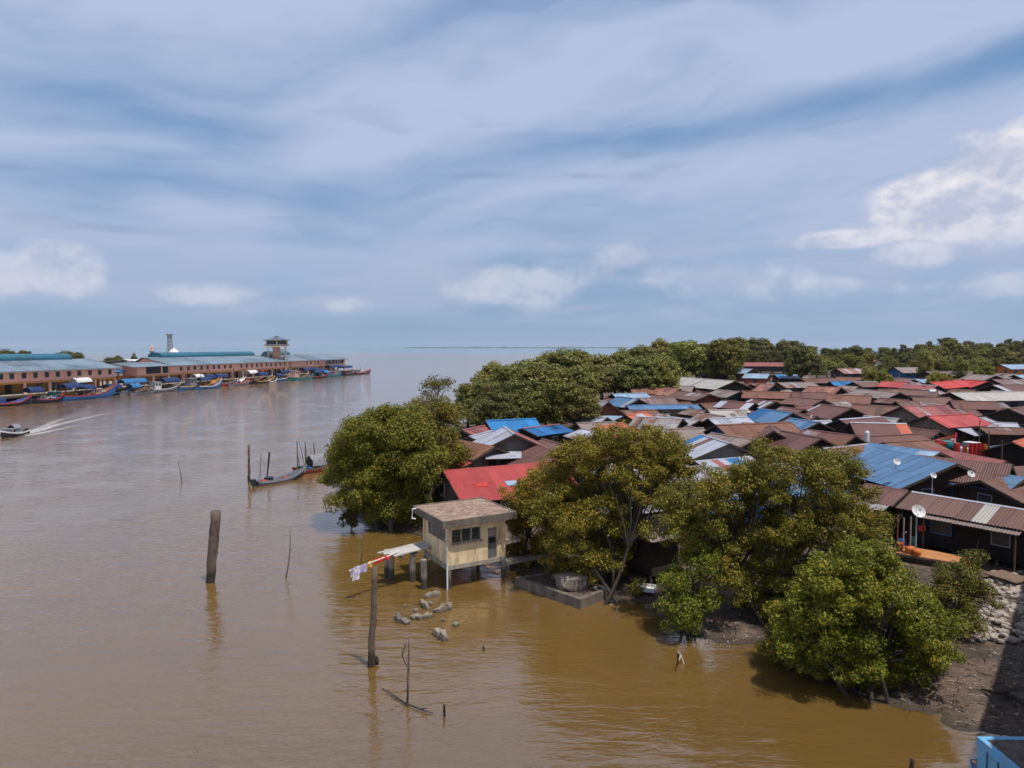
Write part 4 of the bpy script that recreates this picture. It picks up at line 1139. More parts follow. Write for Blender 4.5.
Z2, ZE = 4.6, 7.4
def pier_hall(label, s0, s1, wins, monitors, open_bays=(), cols=6.4, verandah=False, dep=22.0):
    root = thing('pier_hall', label, 'building', q2w(s0, 0, DECK), FRZ)
    L = s1 - s0
    e = ZE - DECK; f = Z2 - DECK
    # upper wall, split at bays
    edges = [0.0]
    for (a, b) in open_bays: edges += [a - s0, b - s0]
    edges.append(L)
    for i in range(0, len(edges), 2):
        mb = MB(); mb.span((edges[i], 0, f), (edges[i + 1], 0.3, e)); mb.build('wall', M_PEACH, root)
    for (a, b) in open_bays:
        mb = MB(); mb.span((a - s0 + .01, 0.5, f), (b - s0 - .01, 0.7, e)); mb.build('shutter_panel', M_DARK if not verandah else M_GLASS, root)
        mb = MB(); mb.span((a - s0, 0.02, f), (b - s0, 0.28, f + .5)); mb.build('parapet', M_PEACH, root)
        n = max(1, int((b - a) / 5))
        for k in range(n + 1):
            mb = MB(); xx = a - s0 + (b - a) * k / n; mb.span((xx - .16, -.02, f), (xx + .16, .32, e - .01)); mb.build('column', M_PEACH, root)
    mb = MB(); mb.span((0, dep - .3, 0), (L, dep, e + .8)); mb.build('back_wall', M_PEACH, root)
    for xx in (0.0, L - .3):
        mb = MB(); mb.span((xx, 0.31, f), (xx + .3, dep - .31, e)); mb.build('end_wall', M_PEACH, root)
    mb = MB(); mb.span((-.05, -.16, f - .42), (L + .05, .5, f - .01)); mb.build('floor_band', M_ORBAND, root)
    mb = MB(); mb.span((-.05, .51, f - .3), (L + .05, dep, f - .05)); mb.build('upper_floor', M_CONC, root)
    # pilasters
    n = int(L / 9.84)
    for k in range(n + 1):
        xx = min(L - .25, k * 9.84)
        mb = MB(); mb.span((xx, -.10, f + .01), (xx + .3, -.002, e)); mb.build('pilaster', M_PEACH, root)
    # ground floor columns and recessed wall
    n = int(L / cols)
    for k in range(n + 1):
        mb = MB(); xx = L * k / n; mb.span((xx - .25, -.1, 0), (xx + .25, .4, f - .43)); mb.build('column', M_PEACH if k % 3 else M_WHITE, root)
    mb = MB(); mb.span((0.2, 5.0, 0), (L - .2, 5.25, f - .31)); back = mb.build('shop_wall', M_ORBAND if 'left' in label else M_PEACH, root)
    n = int(L / 4.2)
    for k in range(n):
        xx = (k + .5) * L / n
        mb = MB(); w_ = random.uniform(.9, 1.8); mb.span((xx - w_ / 2, 4.90, 0), (xx + w_ / 2, 4.99, 2.1)); mb.build('door', random.choice([M_DARK, M_DARK, M_TEALP, M_GREY]), root)
    for px in wins:
        xx = s_of(px) - s0
        fr_ = MB(); pn = MB()
        fr_.span((xx - .62, -.06, f + .75), (xx + .62, -.005, f + 2.2))
        pn.span((xx - .5, -.085, f + .87), (xx + .5, -.062, f + 2.08))
        fo = fr_.build('window', M_CONC, root)
        pn.build('pane', M_GLASS, fo)
    # roof
    zr_ = 9.75 - DECK
    for xx in (0.02, L - .28):
        mb = MB()
        pr = [(0.31, e + .002), (0.31, e + .12), (9.2, zr_ - .17), (dep - .31, e + .58), (dep - .31, e + .002)]
        mb.add([(xx, y, z) for y, z in pr] + [(xx + .26, y, z) for y, z in pr], [tuple(range(4, -1, -1)), tuple(range(5, 10))] + [(i, (i + 1) % 5, (i + 1) % 5 + 5, i + 5) for i in range(5)])
        mb.build('gable_wall', M_PEACH, root)
    nseg = max(1, int(L / 12))
    for k in range(nseg):
        a, b = -0.6 + (L + 1.2) * k / nseg, -0.6 + (L + 1.2) * (k + 1) / nseg
        mb = MB()
        mb.add([(a, -1.5, e - .15), (b, -1.5, e - .15), (b, 9.2, zr_), (a, 9.2, zr_), (a, -1.5, e - .3), (b, -1.5, e - .3), (b, 9.2, zr_ - .15), (a, 9.2, zr_ - .15)],
               [(0, 1, 2, 3), (7, 6, 5, 4), (0, 4, 5, 1), (1, 5, 6, 2), (3, 2, 6, 7), (0, 3, 7, 4)])
        mb.build('roof', M_PIERROOF, root)
    mb = MB()
    mb.add([(-.6, 9.2, zr_), (L + .6, 9.2, zr_), (L + .6, dep + 1, e + .6), (-.6, dep + 1, e + .6), (-.6, 9.2, zr_ - .15), (L + .6, 9.2, zr_ - .15), (L + .6, dep + 1, e + .45), (-.6, dep + 1, e + .45)],
           [(0, 1, 2, 3), (7, 6, 5, 4), (2, 6, 7, 3), (1, 5, 6, 2), (0, 3, 7, 4)])
    mb.build('rear_roof', M_TEALROOF, root)
    mb = MB(); mb.span((-.6, -1.58, e - .42), (L + .6, -1.5, e - .12)); mb.build('fascia', M_GREY, root)
    for (a, b) in monitors:
        mb = MB()
        prof = [(8.4, zr_ - .6)] + [(11.0 - 2.6 * math.cos(math.pi * t / 8), zr_ + .35 + 1.15 * math.sin(math.pi * t / 8)) for t in range(9)] + [(13.6, zr_ - .6)]
        n = len(prof)
        x0, x1 = a - s0, b - s0
        mb.add([(x0, y, z) for y, z in prof] + [(x1, y, z) for y, z in prof], [tuple(range(n - 1, -1, -1)), tuple(range(n, 2 * n))] + [(i, i + 1, i + 1 + n, i + n) for i in range(n - 1)])
        mb.build('roof_monitor', M_TEALROOF, root)
    return root

pier_hall('left peach two-storey pier hall with teal roof, cut by the photo edge', -22, s_of(115), [0.2, 11.2, 23.6, 35, 46.5, 57.5, 68.7, 79, 89.7, 99.4, 109.6], [(-22, s_of(98))])
pier_hall('long middle peach pier hall with rows of small windows', s_of(169.3), s_of(289.5), [181, 188.4, 194.8, 201.5, 207.5, 213.8, 219, 225, 230.5, 241.5, 246.8, 252, 257, 261.6, 266.5, 271, 275.8, 280.4, 285], [(62.7, s_of(274))], dep=12.0)
pier_hall('peach end hall of the pier with open verandah towards the sea', s_of(291), s_of(345), [307, 311, 315, 318.5], [(s_of(291.5), s_of(308))], dep=14.0, open_bays=[(s_of(325), s_of(344))], verandah=True)

# shallow wing with dark openings at the left end of the middle hall
root = thing('pier_wing', 'shallow peach wing with two big dark openings left of the long middle hall', 'building', q2w(s_of(137), 0, DECK), FRZ)
L = s_of(169) - s_of(137); e = ZE - DECK; f = Z2 - DECK
for a, b in ((0, s_of(146) - s_of(137)), (s_of(161) - s_of(137), s_of(162.5) - s_of(137)), (s_of(168.2) - s_of(137), L)):
    mb = MB(); mb.span((a, 0, f), (b, .3, e)); mb.build('wall', M_PEACH, root)
for a, b in ((s_of(146) - s_of(137), s_of(161) - s_of(137)), (s_of(162.5) - s_of(137), s_of(168.2) - s_of(137))):
    mb = MB(); mb.span((a, .1, f + .35), (b, .3, e - .3)); mb.build('dark_panel', M_DARK, root)
    mb = MB(); mb.span((a, 0, f), (b, .3, f + .34)); mb.build('parapet', M_PEACH, root)
    mb = MB(); mb.span((a, 0, e - .29), (b, .3, e)); mb.build('lintel', M_PEACH, root)
mb = MB(); mb.span((0, 4.7, 0), (L, 5, e + .6)); mb.build('back_wall', M_PEACH, root)
mb = MB(); mb.span((0, .31, f), (.3, 4.69, e)); mb.build('end_wall', M_PEACH, root)
mb = MB(); mb.span((-.05, -.16, f - .42), (L, .5, f - .01)); mb.build('floor_band', M_ORBAND, root)
for k in range(3):
    mb = MB(); x = .3 + (L - .6) * k / 2; mb.span((x - .25, -.1, 0), (x + .25, .4, f - .43)); mb.build('column', M_PEACH, root)
mb = MB(); slab(mb, -3.5, L - .2, -1.5, e - .15, 5.4, e + .95, .15); mb.build('roof', M_PIERROOF, root)

# link shelter between the left and middle halls
root = thing('link_shelter', 'low roofed link with orange posts between the left and middle pier halls', 'shelter', q2w(s_of(115.5), 0, DECK), FRZ)
L = s_of(136.5) - s_of(115.5)
mb = MB()
mb.add([(0.6, 3.2, 3.9), (L - .8, 3.2, 3.9), (L - .8, 8, 5.0), (0.6, 8, 5.0), (0.6, 3.2, 3.75), (L - .8, 3.2, 3.75), (L - .8, 8, 4.85), (0.6, 8, 4.85)], [(0, 1, 2, 3), (7, 6, 5, 4), (0, 4, 5, 1), (1, 5, 6, 2), (3, 2, 6, 7), (0, 3, 7, 4)])
mb.build('roof', M_PIERROOF, root)
for k in range(4):
    mb = MB(); x = .8 + (L - 1.8) * k / 3; mb.span((x - .18, 3.4, 0), (x + .18, 3.76, 3.78)); mb.build('post', M_ORBAND, root)
    mb = MB(); mb.span((x - .18, 7, 0), (x + .18, 7.3, 4.6)); mb.build('post', M_ORBAND, root)
mb = MB(); mb.span((.6, 4, 1.6), (L - .8, 4.2, 2.9)); mb.build('orange_panel', M_ORBAND, root)
mb = MB()
mb.add([(1.2, 1.5, 4.2), (L - 1.5, 1.5, 4.2), (L - 1.5, 5, 4.8), (1.2, 5, 4.8), (1.2, 1.5, 4.1), (L - 1.5, 1.5, 4.1), (L - 1.5, 5, 4.7), (1.2, 5, 4.7)], [(0, 1, 2, 3), (7, 6, 5, 4), (0, 4, 5, 1), (1, 5, 6, 2), (3, 2, 6, 7), (0, 3, 7, 4)])
mb.build('awning', M_TARPL, root)

# control tower
M_CREAM = plain('cream_wall', (0.66, 0.50, 0.33), .8, .12, dirt=(.4, .28, .18))
root = thing('control_tower', 'cream control tower with dark glazed cab and hip roof above the pier', 'tower', q2w(s_of(286), 4.0, DECK), FRZ - math.radians(58))
H = -DECK
def zz_(z): return z + H
hw = 4.1
for sx in (-1, 1):
    for sy in (-1, 1):
        mb = MB(); mb.span((sx * 3.4 - .22, sy * 3.4 - .22, 0), (sx * 3.4 + .22, sy * 3.4 + .22, zz_(13.0))); mb.build('column', M_CREAM, root)
for z in (10.6,):
    mb = MB(); mb.span((-3.6, -3.6, zz_(z)), (3.6, 3.6, zz_(z + .3))); mb.build('landing', M_CREAM, root)
mb = MB(); mb.span((-1.6, -1.6, zz_(6)), (1.2, 1.2, zz_(13.0))); mb.build('stair_core', M_PEACH, root)
for k in range(4):
    mb = MB(); z = 7.4 + k * 1.45
    mb.beam((-3.2, -2.2, zz_(z)), (2.6, -2.2, zz_(z + 1.4)), 1.0, 0.25) if k % 2 == 0 else mb.beam((2.6, -2.2, zz_(z)), (-3.2, -2.2, zz_(z + 1.4)), 1.0, 0.25)
    mb.build('stair_flight', M_CREAM, root)
mb = MB(); mb.span((-5.0, -5.0, zz_(13.0)), (5.0, 5.0, zz_(13.3))); mb.build('balcony_slab', M_CREAM, root)
for sx, sy, lx, ly in ((0, -4.9, 9.9, .08), (0, 4.9, 9.9, .08), (-4.9, 0, .08, 9.7), (4.9, 0, .08, 9.7)):
    mb = MB(); mb.box((sx, sy, zz_(13.85)), (lx, ly, .5)); mb.build('railing', M_GREY, root)
mb = MB(); mb.span((-hw, -hw, zz_(13.3)), (hw, hw, zz_(14.1))); mb.build('cab_base', M_CREAM, root)
mb = MB(); mb.span((-hw + .1, -hw + .1, zz_(14.1)), (hw - .1, hw - .1, zz_(15.6))); mb.build('cab_glazing', M_GLASS, root)
for sx in (-1, 0, 1):
    for sy in (-1, 1):
        mb = MB(); mb.span((sx * (hw - .1) - .25, sy * (hw - .02) - .12, zz_(14.1)), (sx * (hw - .1) + .25, sy * (hw - .02) + .12, zz_(15.6))); mb.build('mullion', M_CREAM, root)
        if sx == 0:
            mb = MB(); mb.span((sy * (hw - .02) - .12, -.25, zz_(14.1)), (sy * (hw - .02) + .12, .25, zz_(15.6))); mb.build('mullion', M_CREAM, root)
mb = MB(); mb.span((-hw, -hw, zz_(15.6)), (hw, hw, zz_(15.85))); mb.build('cab_head', M_CREAM, root)
mb = MB()
r_ = 5.3
mb.add([(-r_, -r_, zz_(15.75)), (r_, -r_, zz_(15.75)), (r_, r_, zz_(15.75)), (-r_, r_, zz_(15.75)), (-1, -1, zz_(17.0)), (1, -1, zz_(17.0)), (1, 1, zz_(17.0)), (-1, 1, zz_(17.0)), (-r_, -r_, zz_(15.9)), (r_, -r_, zz_(15.9)), (r_, r_, zz_(15.9)), (-r_, r_, zz_(15.9))],
       [(3, 2, 1, 0), (0, 1, 9, 8), (1, 2, 10, 9), (2, 3, 11, 10), (3, 0, 8, 11), (8, 9, 5, 4), (9, 10, 6, 5), (10, 11, 7, 6), (11, 8, 4, 7), (4, 5, 6, 7)])
mb.build('hip_roof', M_PIERROOF, root)
mb = MB(); mb.span((-.8, -.8, zz_(17.01)), (.8, .8, zz_(17.5))); mb.build('roof_vent', M_PIERROOF, root)

# land behind the pier, lattice mast, dome, minaret, trees
mb = MB()
prof = [(-190, 90), (-140, 120), (-137, 190), (-128, 260), (-122, 330), (-150, 480), (-420, 620), (-900, 700), (-900, 60)]
mb.add([(x, y, 1.2) for x, y in prof] + [(x * 1.0, y, -1.0) for x, y in prof], [tuple(range(len(prof) - 1, -1, -1))] + [(i, (i + 1) % len(prof), (i + 1) % len(prof) + len(prof), i + len(prof)) for i in range(len(prof))])
fb = mb.build('far_bank_ground', MUD); fb["kind"] = "structure"; fb.name = 'terrain'
q = PD(170, 351, 372)
root = thing('lattice_mast', 'slim grey lattice mast with platform behind the pier', 'mast', (q.x, q.y, 1.0))
top = PD(170, 335, 372).z - 1.0
for sx in (-1, 1):
    for sy in (-1, 1):
        mb = MB(); mb.tube([(sx * 1.5, sy * 1.5, 0), (sx * .75, sy * .75, top)], [.18, .14], 5); mb.build('leg', M_GREY, root)
mb = MB()
for k in range(8):
    z0, z1 = top * k / 8, top * (k + 1) / 8
    w0, w1 = 1.5 - .75 * k / 8, 1.5 - .75 * (k + 1) / 8
    for a, b in (((-1, -1), (1, -1)), ((1, -1), (1, 1)), ((1, 1), (-1, 1)), ((-1, 1), (-1, -1))):
        mb.tube([(a[0] * w0, a[1] * w0, z0), (b[0] * w1, b[1] * w1, z1)], [.09, .09], 4)
        mb.tube([(b[0] * w0, b[1] * w0, z0), (a[0] * w1, a[1] * w1, z1)], [.09, .09], 4)
mb.build('bracing', M_GREY, root)
mb = MB(); mb.box((0, 0, top + .2), (3.0, 3.0, .5)); mb.build('platform', M_GREY, root)
for sx in (-1, 1):
    mb = MB(); mb.tube([(sx * 1.3, 0, top + .4), (sx * 1.3, 0, top + 2.0)], [.15, .1], 5); mb.build('antenna', M_METAL, root)
q = PD(174, 353, 365)
root = thing('mosque', 'pale building with white onion dome behind the middle pier hall', 'mosque', (q.x, q.y, 1.0))
mb = MB(); mb.span((-7, -5, 0), (7, 5, q.z - 1.6)); mb.build('wall', M_WHITE, root)
mb = MB()
pr = [(2.4, 0), (2.55, .6), (2.35, 1.3), (1.8, 2.0), (1.0, 2.6), (.3, 3.0), (.06, 3.6)]
vs_, fs_ = [], []
for r, z in pr:
    for k in range(16):
        vs_.append((r * math.cos(k * math.pi / 8), r * math.sin(k * math.pi / 8), q.z - 1.6 + z))
for i in range(len(pr) - 1):
    for k in range(16): fs_.append((i * 16 + k, i * 16 + (k + 1) % 16, (i + 1) * 16 + (k + 1) % 16, (i + 1) * 16 + k))
mb.add(vs_, fs_); mb.build('dome', plain('dome_paint', (0.72, 0.62, 0.62), .5, .1), root, smooth=True)
q = PD(152, 352, 330)
root = thing('minaret', 'slender dark minaret with balcony left of the middle pier hall roof', 'minaret', (q.x, q.y, 1.0))
top = PD(152, 344.5, 330).z - 1
mb = MB(); mb.tube([(0, 0, 0), (0, 0, top * .72)], [.9, .7], 8); mb.build('shaft', M_GREY, root)
mb = MB(); mb.tube([(0, 0, top * .72), (0, 0, top * .76)], [1.3, 1.3], 8); mb.build('balcony', M_GREY, root)
mb = MB(); mb.tube([(0, 0, top * .76), (0, 0, top * .92), (0, 0, top)], [.6, .55, .1], 8); mb.build('spire', M_PEACH, root)
for (px, pt, y, kind, lab, wd) in [(3, 350, 260, 0, 'far tree above the left end of the pier roof, leftmost', 1.2), (11, 351.5, 265, 3, 'thin far tree, second from left above the pier roof', .8), (22, 350.5, 262, 1, 'far tree, third from left above the pier roof', 1.0),
                                   (66, 351.5, 300, 0, 'dark far tree crown above the teal pier roof', 1.5), (76, 351.5, 300, 2, 'flat far tree crown beside dark crown above the teal roof', 1.4), (112, 357, 280, 2, 'bushy far tree in the gap between pier halls', 1.3), (118, 356, 285, 0, 'round far tree in the gap between pier halls', 1.0), (134, 353.5, 290, 3, 'small lone palm-like far tree left of the minaret', .5)]:
    q = PD(px, pt, y)
    o = forest_tree(kind, q.x, y, q.z - 1.0, lab, None, wd, (0.6, 0.65, 0.65, 1))
    o.location.z = 1.0
root = thing('white_shed', 'long white roofed shed seen over the gap between pier halls', 'shed', (PD(131, 362, 262).x, 262, 1.1), FRZ)
mb = MB(); mb.span((-3, -12, 0), (3, 12, 5.5)); mb.build('wall', M_WHITE, root)
mb = MB(); slab(mb, -4, 4, -13, 5.6, 0, 7.2); slab(mb, -4, 4, 0, 7.2, 13, 5.6); mb.build('roof', M_WHITE, root)

# ------------------------------------------------------------------ boats
def loft(mb, secs, close=True):
    n = len(secs[0]); b = len(mb.v)
    vs, fs = [], []
    for s in secs: vs += s
    for i in range(len(secs) - 1):
        for k in range(n - 1):
            fs.append((i * n + k, (i + 1) * n + k, (i + 1) * n + k + 1, i * n + k + 1))
    mb.add(vs, fs)
def hull_shape(L, B, H, bow, k):
    """half breadth, sheer height and keel at station k in 0..1 (stern..bow)"""
    hb = B / 2 * (0.78 + 0.9 * k - 1.1 * k * k) if k < .55 else B / 2 * max(0.02, (1 - ((k - .55) / .45) ** 2.1)) * 0.945
    sh = H * (1.0 - 0.25 * math.sin(math.pi * min(1, k * 1.3))) + bow * max(0, (k - .5) / .5) ** 2.2
    kl = -0.35 * H + (H * .9 + bow * .55) * max(0, (k - .78) / .22) ** 2
    return hb, sh, min(kl, sh - .05)
def fishing_boat(label, stern, bow_pt, B=3.0, H=1.0, bow=1.1, hull=None, stripe=None, deckm=None, cabin=None, canopy=None, masts=(), cargo=0, group='boats moored along the pier', outboard=False, cat='boat', name='fishing_boat', frame=True):
    a, b = Vector((stern[0], stern[1], 0)), Vector((bow_pt[0], bow_pt[1], 0))
    L = (b - a).length
    rz = math.atan2((b - a).y, (b - a).x)
    root = thing(name, label, cat, ((a + b) / 2)[:], rz, group)
    n = 15
    outer, innr, rail = [], [], []
    for i in range(n):
        k = i / (n - 1)
        hb, sh, kl = hull_shape(L, B, H, bow, k)
        x = -L / 2 + L * k
        outer.append([(x, hb, sh), (x, hb * .93, sh * .45 + kl * .3), (x, hb * .55, kl * .85), (x, 0, kl), (x, -hb * .55, kl * .85), (x, -hb * .93, sh * .45 + kl * .3), (x, -hb, sh)])
        dk = max(kl + .05, sh - 0.38)
        innr.append([(x, -hb, sh), (x, -hb * .93, sh - .02), (x, -hb * .9, dk), (x, hb * .9, dk), (x, hb * .93, sh - .02), (x, hb, sh)])
    mb = MB(); loft(mb, outer)
    mb.add(outer[0], [tuple(range(7))])
    mb.build('hull', hull, root, smooth=False)
    mb = MB(); loft(mb, innr); mb.add(innr[0], [tuple(range(6))]); mb.build('deck', deckm or M_BRPAINT, root)
    for s in (-1, 1):
        mb = MB()
        pts = [(o[0][0], s * (o[0][1] + .02), o[0][2] - .07) for o in outer]
        for p, q in zip(pts[:-1], pts[1:]): mb.beam(p, q, .07, .2)
        mb.build('gunwale', stripe or M_RED, root)
    for st in (outer[-1][0],):
        mb = MB(); mb.beam((L / 2 - .1, 0, outer[-1][0][2] - .5), (L / 2 + .15, 0, outer[-1][0][2] + .3), .14, .2); mb.build('stem_post', stripe or M_RED, root)
    if cabin:
        cx, cl, cw, ch, cm = cabin
        x0 = -L / 2 + L * cx
        z0 = H * .6
        mb = MB(); mb.span((x0, -cw / 2, z0), (x0 + cl, cw / 2, z0 + ch)); co = mb.build('cabin', cm, root)
        for k in range(max(1, int(cl / 1.2))):
            for s in (-1, 1):
                mb = MB(); xx = x0 + (k + .5) * cl / max(1, int(cl / 1.2)); mb.span((xx - .35, s * (cw / 2 + .012) - .01, z0 + ch * .5), (xx + .35, s * (cw / 2 + .012) + .01, z0 + ch * .82)); mb.build('window', M_GLASS, co)
        mb = MB(); mb.span((x0 - .3, -cw / 2 - .25, z0 + ch), (x0 + cl + .4, cw / 2 + .25, z0 + ch + .09)); mb.build('cabin_roof', M_WHITE if random.random() < .4 else M_GREY, root)
    if canopy:
        for (cx, cl, cw, zc, cm) in canopy:
            x0 = -L / 2 + L * cx
            # sagging tarpaulin over a ridge pole
            secs = []
            for i in range(9):
                xx = x0 + cl * i / 8
                sag = .10 * math.sin(math.pi * (i % 2)) + random.uniform(-.08, .08)
                secs.append([(xx + random.uniform(-.1, .1), y * cw / 2, zc - zz - abs(sag)) for y, zz in ((-1.02, 1.15), (-.95, .72), (-.6, .32), (0, .0), (.6, .3), (.95, .75), (1.03, 1.25))])
            mb = MB(); loft(mb, secs); mb.build('tarpaulin', cm, root, smooth=True)
            for i in range(3):
                for s in (-1, 1):
                    mb = MB(); xx = x0 + cl * i / 2; mb.tube([(xx, s * cw * .42, H * .5), (xx, s * cw * .42, zc - .5)], [.05, .05], 5); mb.build('canopy_pole', M_POST, root)
    for (mx, mh) in masts:
        mb = MB(); x0 = -L / 2 + L * mx; mb.tube([(x0, 0, H * .4), (x0 + random.uniform(-.2, .2), random.uniform(-.1, .1), mh)], [.08, .05], 6); mb.build('mast', M_POST, root)
    for k in range(cargo):
        mb = MB()
        x0 = -L / 2 + L * random.uniform(.12, .85); hb, sh, kl = hull_shape(L, B, H, bow, (x0 + L / 2) / L)
        s = random.uniform(.35, .8)
        mb.box((x0, random.uniform(-.5, .5) * hb, sh - .3 + s * .35), (s, s * random.uniform(.7, 1.2), s * .7), random.uniform(0, 3))
        mb.build('crate', random.choice([M_ORANGE, M_RED, M_WHITE, M_BLUE, M_CONC, M_DARK, M_DARK, M_POST, M_NAVY, M_GREY]), root)
    if outboard:
        mb = MB(); mb.box((-L / 2 - .22, 0, H * .9), (.35, .32, .5)); mb.box((-L / 2 - .25, 0, H * .3), (.14, .12, .9)); mb.build('outboard_motor', M_NAVY, root)
    return root

def wl(px, py): 
    p = P(px, py, 0); return (p.x, p.y)
GB = 'boats moored along the pier'
def along(px, py, Lm, flip=False):
    """stern and bow points of a boat moored parallel to the quay, its near end at this waterline pixel"""
    p = P(px, py, 0)
    a = Vector((p.x, p.y, 0)); b = a + FU * Lm
    return ((b.x, b.y), (a.x, a.y)) if flip else ((a.x, a.y), (b.x, b.y))
def moored(label, px, n, Lm, **kw):
    """moored parallel to the quay: starts where the sight line at px meets the line n metres off the facade"""
    r = (px - 512) / FPX
    o = F0 - FN * n
    y = (o.x - o.y * FU.x / FU.y) / (r - FU.x / FU.y)
    a = Vector((r * y, y, 0)); b = a + FU * Lm
    return fishing_boat(label, (a.x, a.y), (b.x, b.y), **kw)
moored('small red and blue boat under the left pier hall, nearest the photo edge', -12, 8.5, 10, B=2.4, H=.8, hull=M_NAVY, stripe=M_RED, deckm=M_BLUE, cargo=5, canopy=[(.1, 2.2, 1.6, 2.0, M_TARPD)])
moored('blue boat with yellow and orange deck gear at its stern, left pier hall', 46, 7.2, 8.0, B=2.8, H=.9, hull=M_NAVY, stripe=M_ORANGE, deckm=M_YELLOW, cargo=6, cabin=(.12, 2.0, 1.6, 1.7, M_TEALP))
moored('large blue fishing boat with upswept red-edged bow and navy tarpaulins', 58, 8.5, 17.5, B=3.8, H=1.3, bow=1.9, hull=M_BLUE, stripe=M_RED, deckm=M_BRPAINT, canopy=[(.04, 5.2, 3.4, 4.2, M_TARPD), (.36, 3.2, 3.2, 3.6, M_TARPD)], masts=[(.3, 5.5), (.62, 5.0)], cargo=12)
moored('white-canopied boat lying inside the large blue fishing boat', 66, 4.6 + .4, 9, B=2.4, H=1.2, hull=M_WHITE, stripe=M_BLUE, canopy=[(.2, 5, 2.3, 5.2, M_WHITE)], cargo=3)
moored('grey boat with brown gear behind the upswept bow', 122, 8.0, 9.5, B=3.0, H=1.0, hull=M_GREY, stripe=M_POST, canopy=[(.25, 3.2, 2.2, 3.0, M_TARPL)], masts=[(.6, 4.5)], cargo=9)
moored('boat under a bright blue awning at the link shelter', 118, 5.2, 10, B=2.4, H=1.0, hull=M_TEALP, stripe=M_WHITE, canopy=[(.08, 8.5, 2.6, 4.2, M_TARPL)], cargo=4)
moored('grey trawler with navy covered stern at the middle pier hall', 144, 8.0, 15, B=3.4, H=1.2, bow=1.3, hull=M_GREY, stripe=M_WHITE, canopy=[(.42, 6.0, 3.4, 4.0, M_TARPD)], cabin=(.2, 2.4, 2.0, 2.2, M_WHITE), masts=[(.15, 5.5), (.4, 5.8)], cargo=10)
moored('long bright blue boat with orange deck under the middle pier hall', 176, 8.5, 20, B=3.4, H=1.2, bow=1.5, hull=M_BLUE, stripe=M_YELLOW, deckm=M_ORANGE, cabin=(.25, 2.8, 2.2, 2.6, M_GREY), canopy=[(.48, 5.0, 3.0, 3.6, M_TARPD)], masts=[(.1, 6), (.2, 6), (.42, 5)], cargo=14)
moored('dark boat with net frames inside the long bright blue boat', 181, 5.0, 18, B=2.8, H=1.2, hull=M_NAVY, stripe=M_RED, canopy=[(.3, 4, 2.4, 4.4, M_WHITE), (.6, 5, 2.4, 4.0, M_TARPD)], masts=[(.05, 6.5), (.15, 6.5), (.5, 6)], cargo=10)
moored('red and white boat below the gap in the window rows', 222, 7.0, 13, B=3.0, H=1.1, bow=1.4, hull=M_RED, stripe=M_WHITE, deckm=M_WHITE, cargo=10, masts=[(.4, 5)])
moored('dark hulled boat with orange gunwale at the middle pier hall', 237, 6.8, 16, B=3.0, H=1.1, hull=M_NAVY, stripe=M_ORANGE, canopy=[(.35, 5, 2.6, 4.8, M_WHITE)], masts=[(.25, 6), (.7, 5)], cargo=10)
moored('boat heaped with gear inside the dark hulled boat', 244, 4.4 + .6, 20, B=2.2, H=1.1, hull=M_TEALP, stripe=M_RED, canopy=[(.5, 4, 2.0, 3.6, M_TARPD)], masts=[(.3, 5.5)], cargo=12)
moored('small white open boat near the control tower', 266, 9.5, 7, B=2.0, H=.7, bow=.6, hull=M_WHITE, stripe=M_WHITE, cargo=2)
moored('long blue and white boat below the control tower', 267, 6.6, 18, B=2.8, H=1.1, hull=M_BLUE, stripe=M_WHITE, cargo=6, canopy=[(.3, 4, 2.4, 3.0, M_TARPD)])
moored('green hulled boat right of the control tower', 288, 8.2, 17, B=3.2, H=1.2, hull=M_GREENP, stripe=M_TEALP, cabin=(.2, 3.2, 2.2, 3.0, plain('pink_cabin', (.6, .36, .30), .6, .1)), cargo=5)
moored('boat covered by navy tarpaulin below the end hall', 300, 6.0, 22, B=3.2, H=1.2, hull=M_NAVY, stripe=M_BLUE, canopy=[(.05, 9, 3.2, 4.6, M_TARPD), (.5, 7, 3.0, 4.0, M_TARPD)], masts=[(.8, 5)], cargo=6)
moored('teal boat at the seaward end of the pier', 317, 8.4, 22, B=3.4, H=1.2, hull=M_TEALP, stripe=M_BLUE, cargo=8, canopy=[(.2, 5, 3.0, 3.0, M_TARPL)])
moored('boat under navy tarpaulin below the open verandah', 327, 5.6, 26, B=3.4, H=1.3, hull=M_BLUE, stripe=M_RED, canopy=[(.03, 12, 3.4, 5.0, M_TARPD), (.52, 9, 3.2, 4.4, M_TARPD)], cargo=4)
moored('small dark boat past the pier end', 344, 8.0, 17, B=2.8, H=1.0, hull=M_NAVY, stripe=M_GREY, masts=[(.5, 5.0)], cargo=5)
moored('smallest boat farthest out beyond the pier end', 353, 9.0, 20, B=2.6, H=.9, hull=M_NAVY, stripe=M_RED, masts=[(.4, 4), (.7, 4.5)], cargo=4)

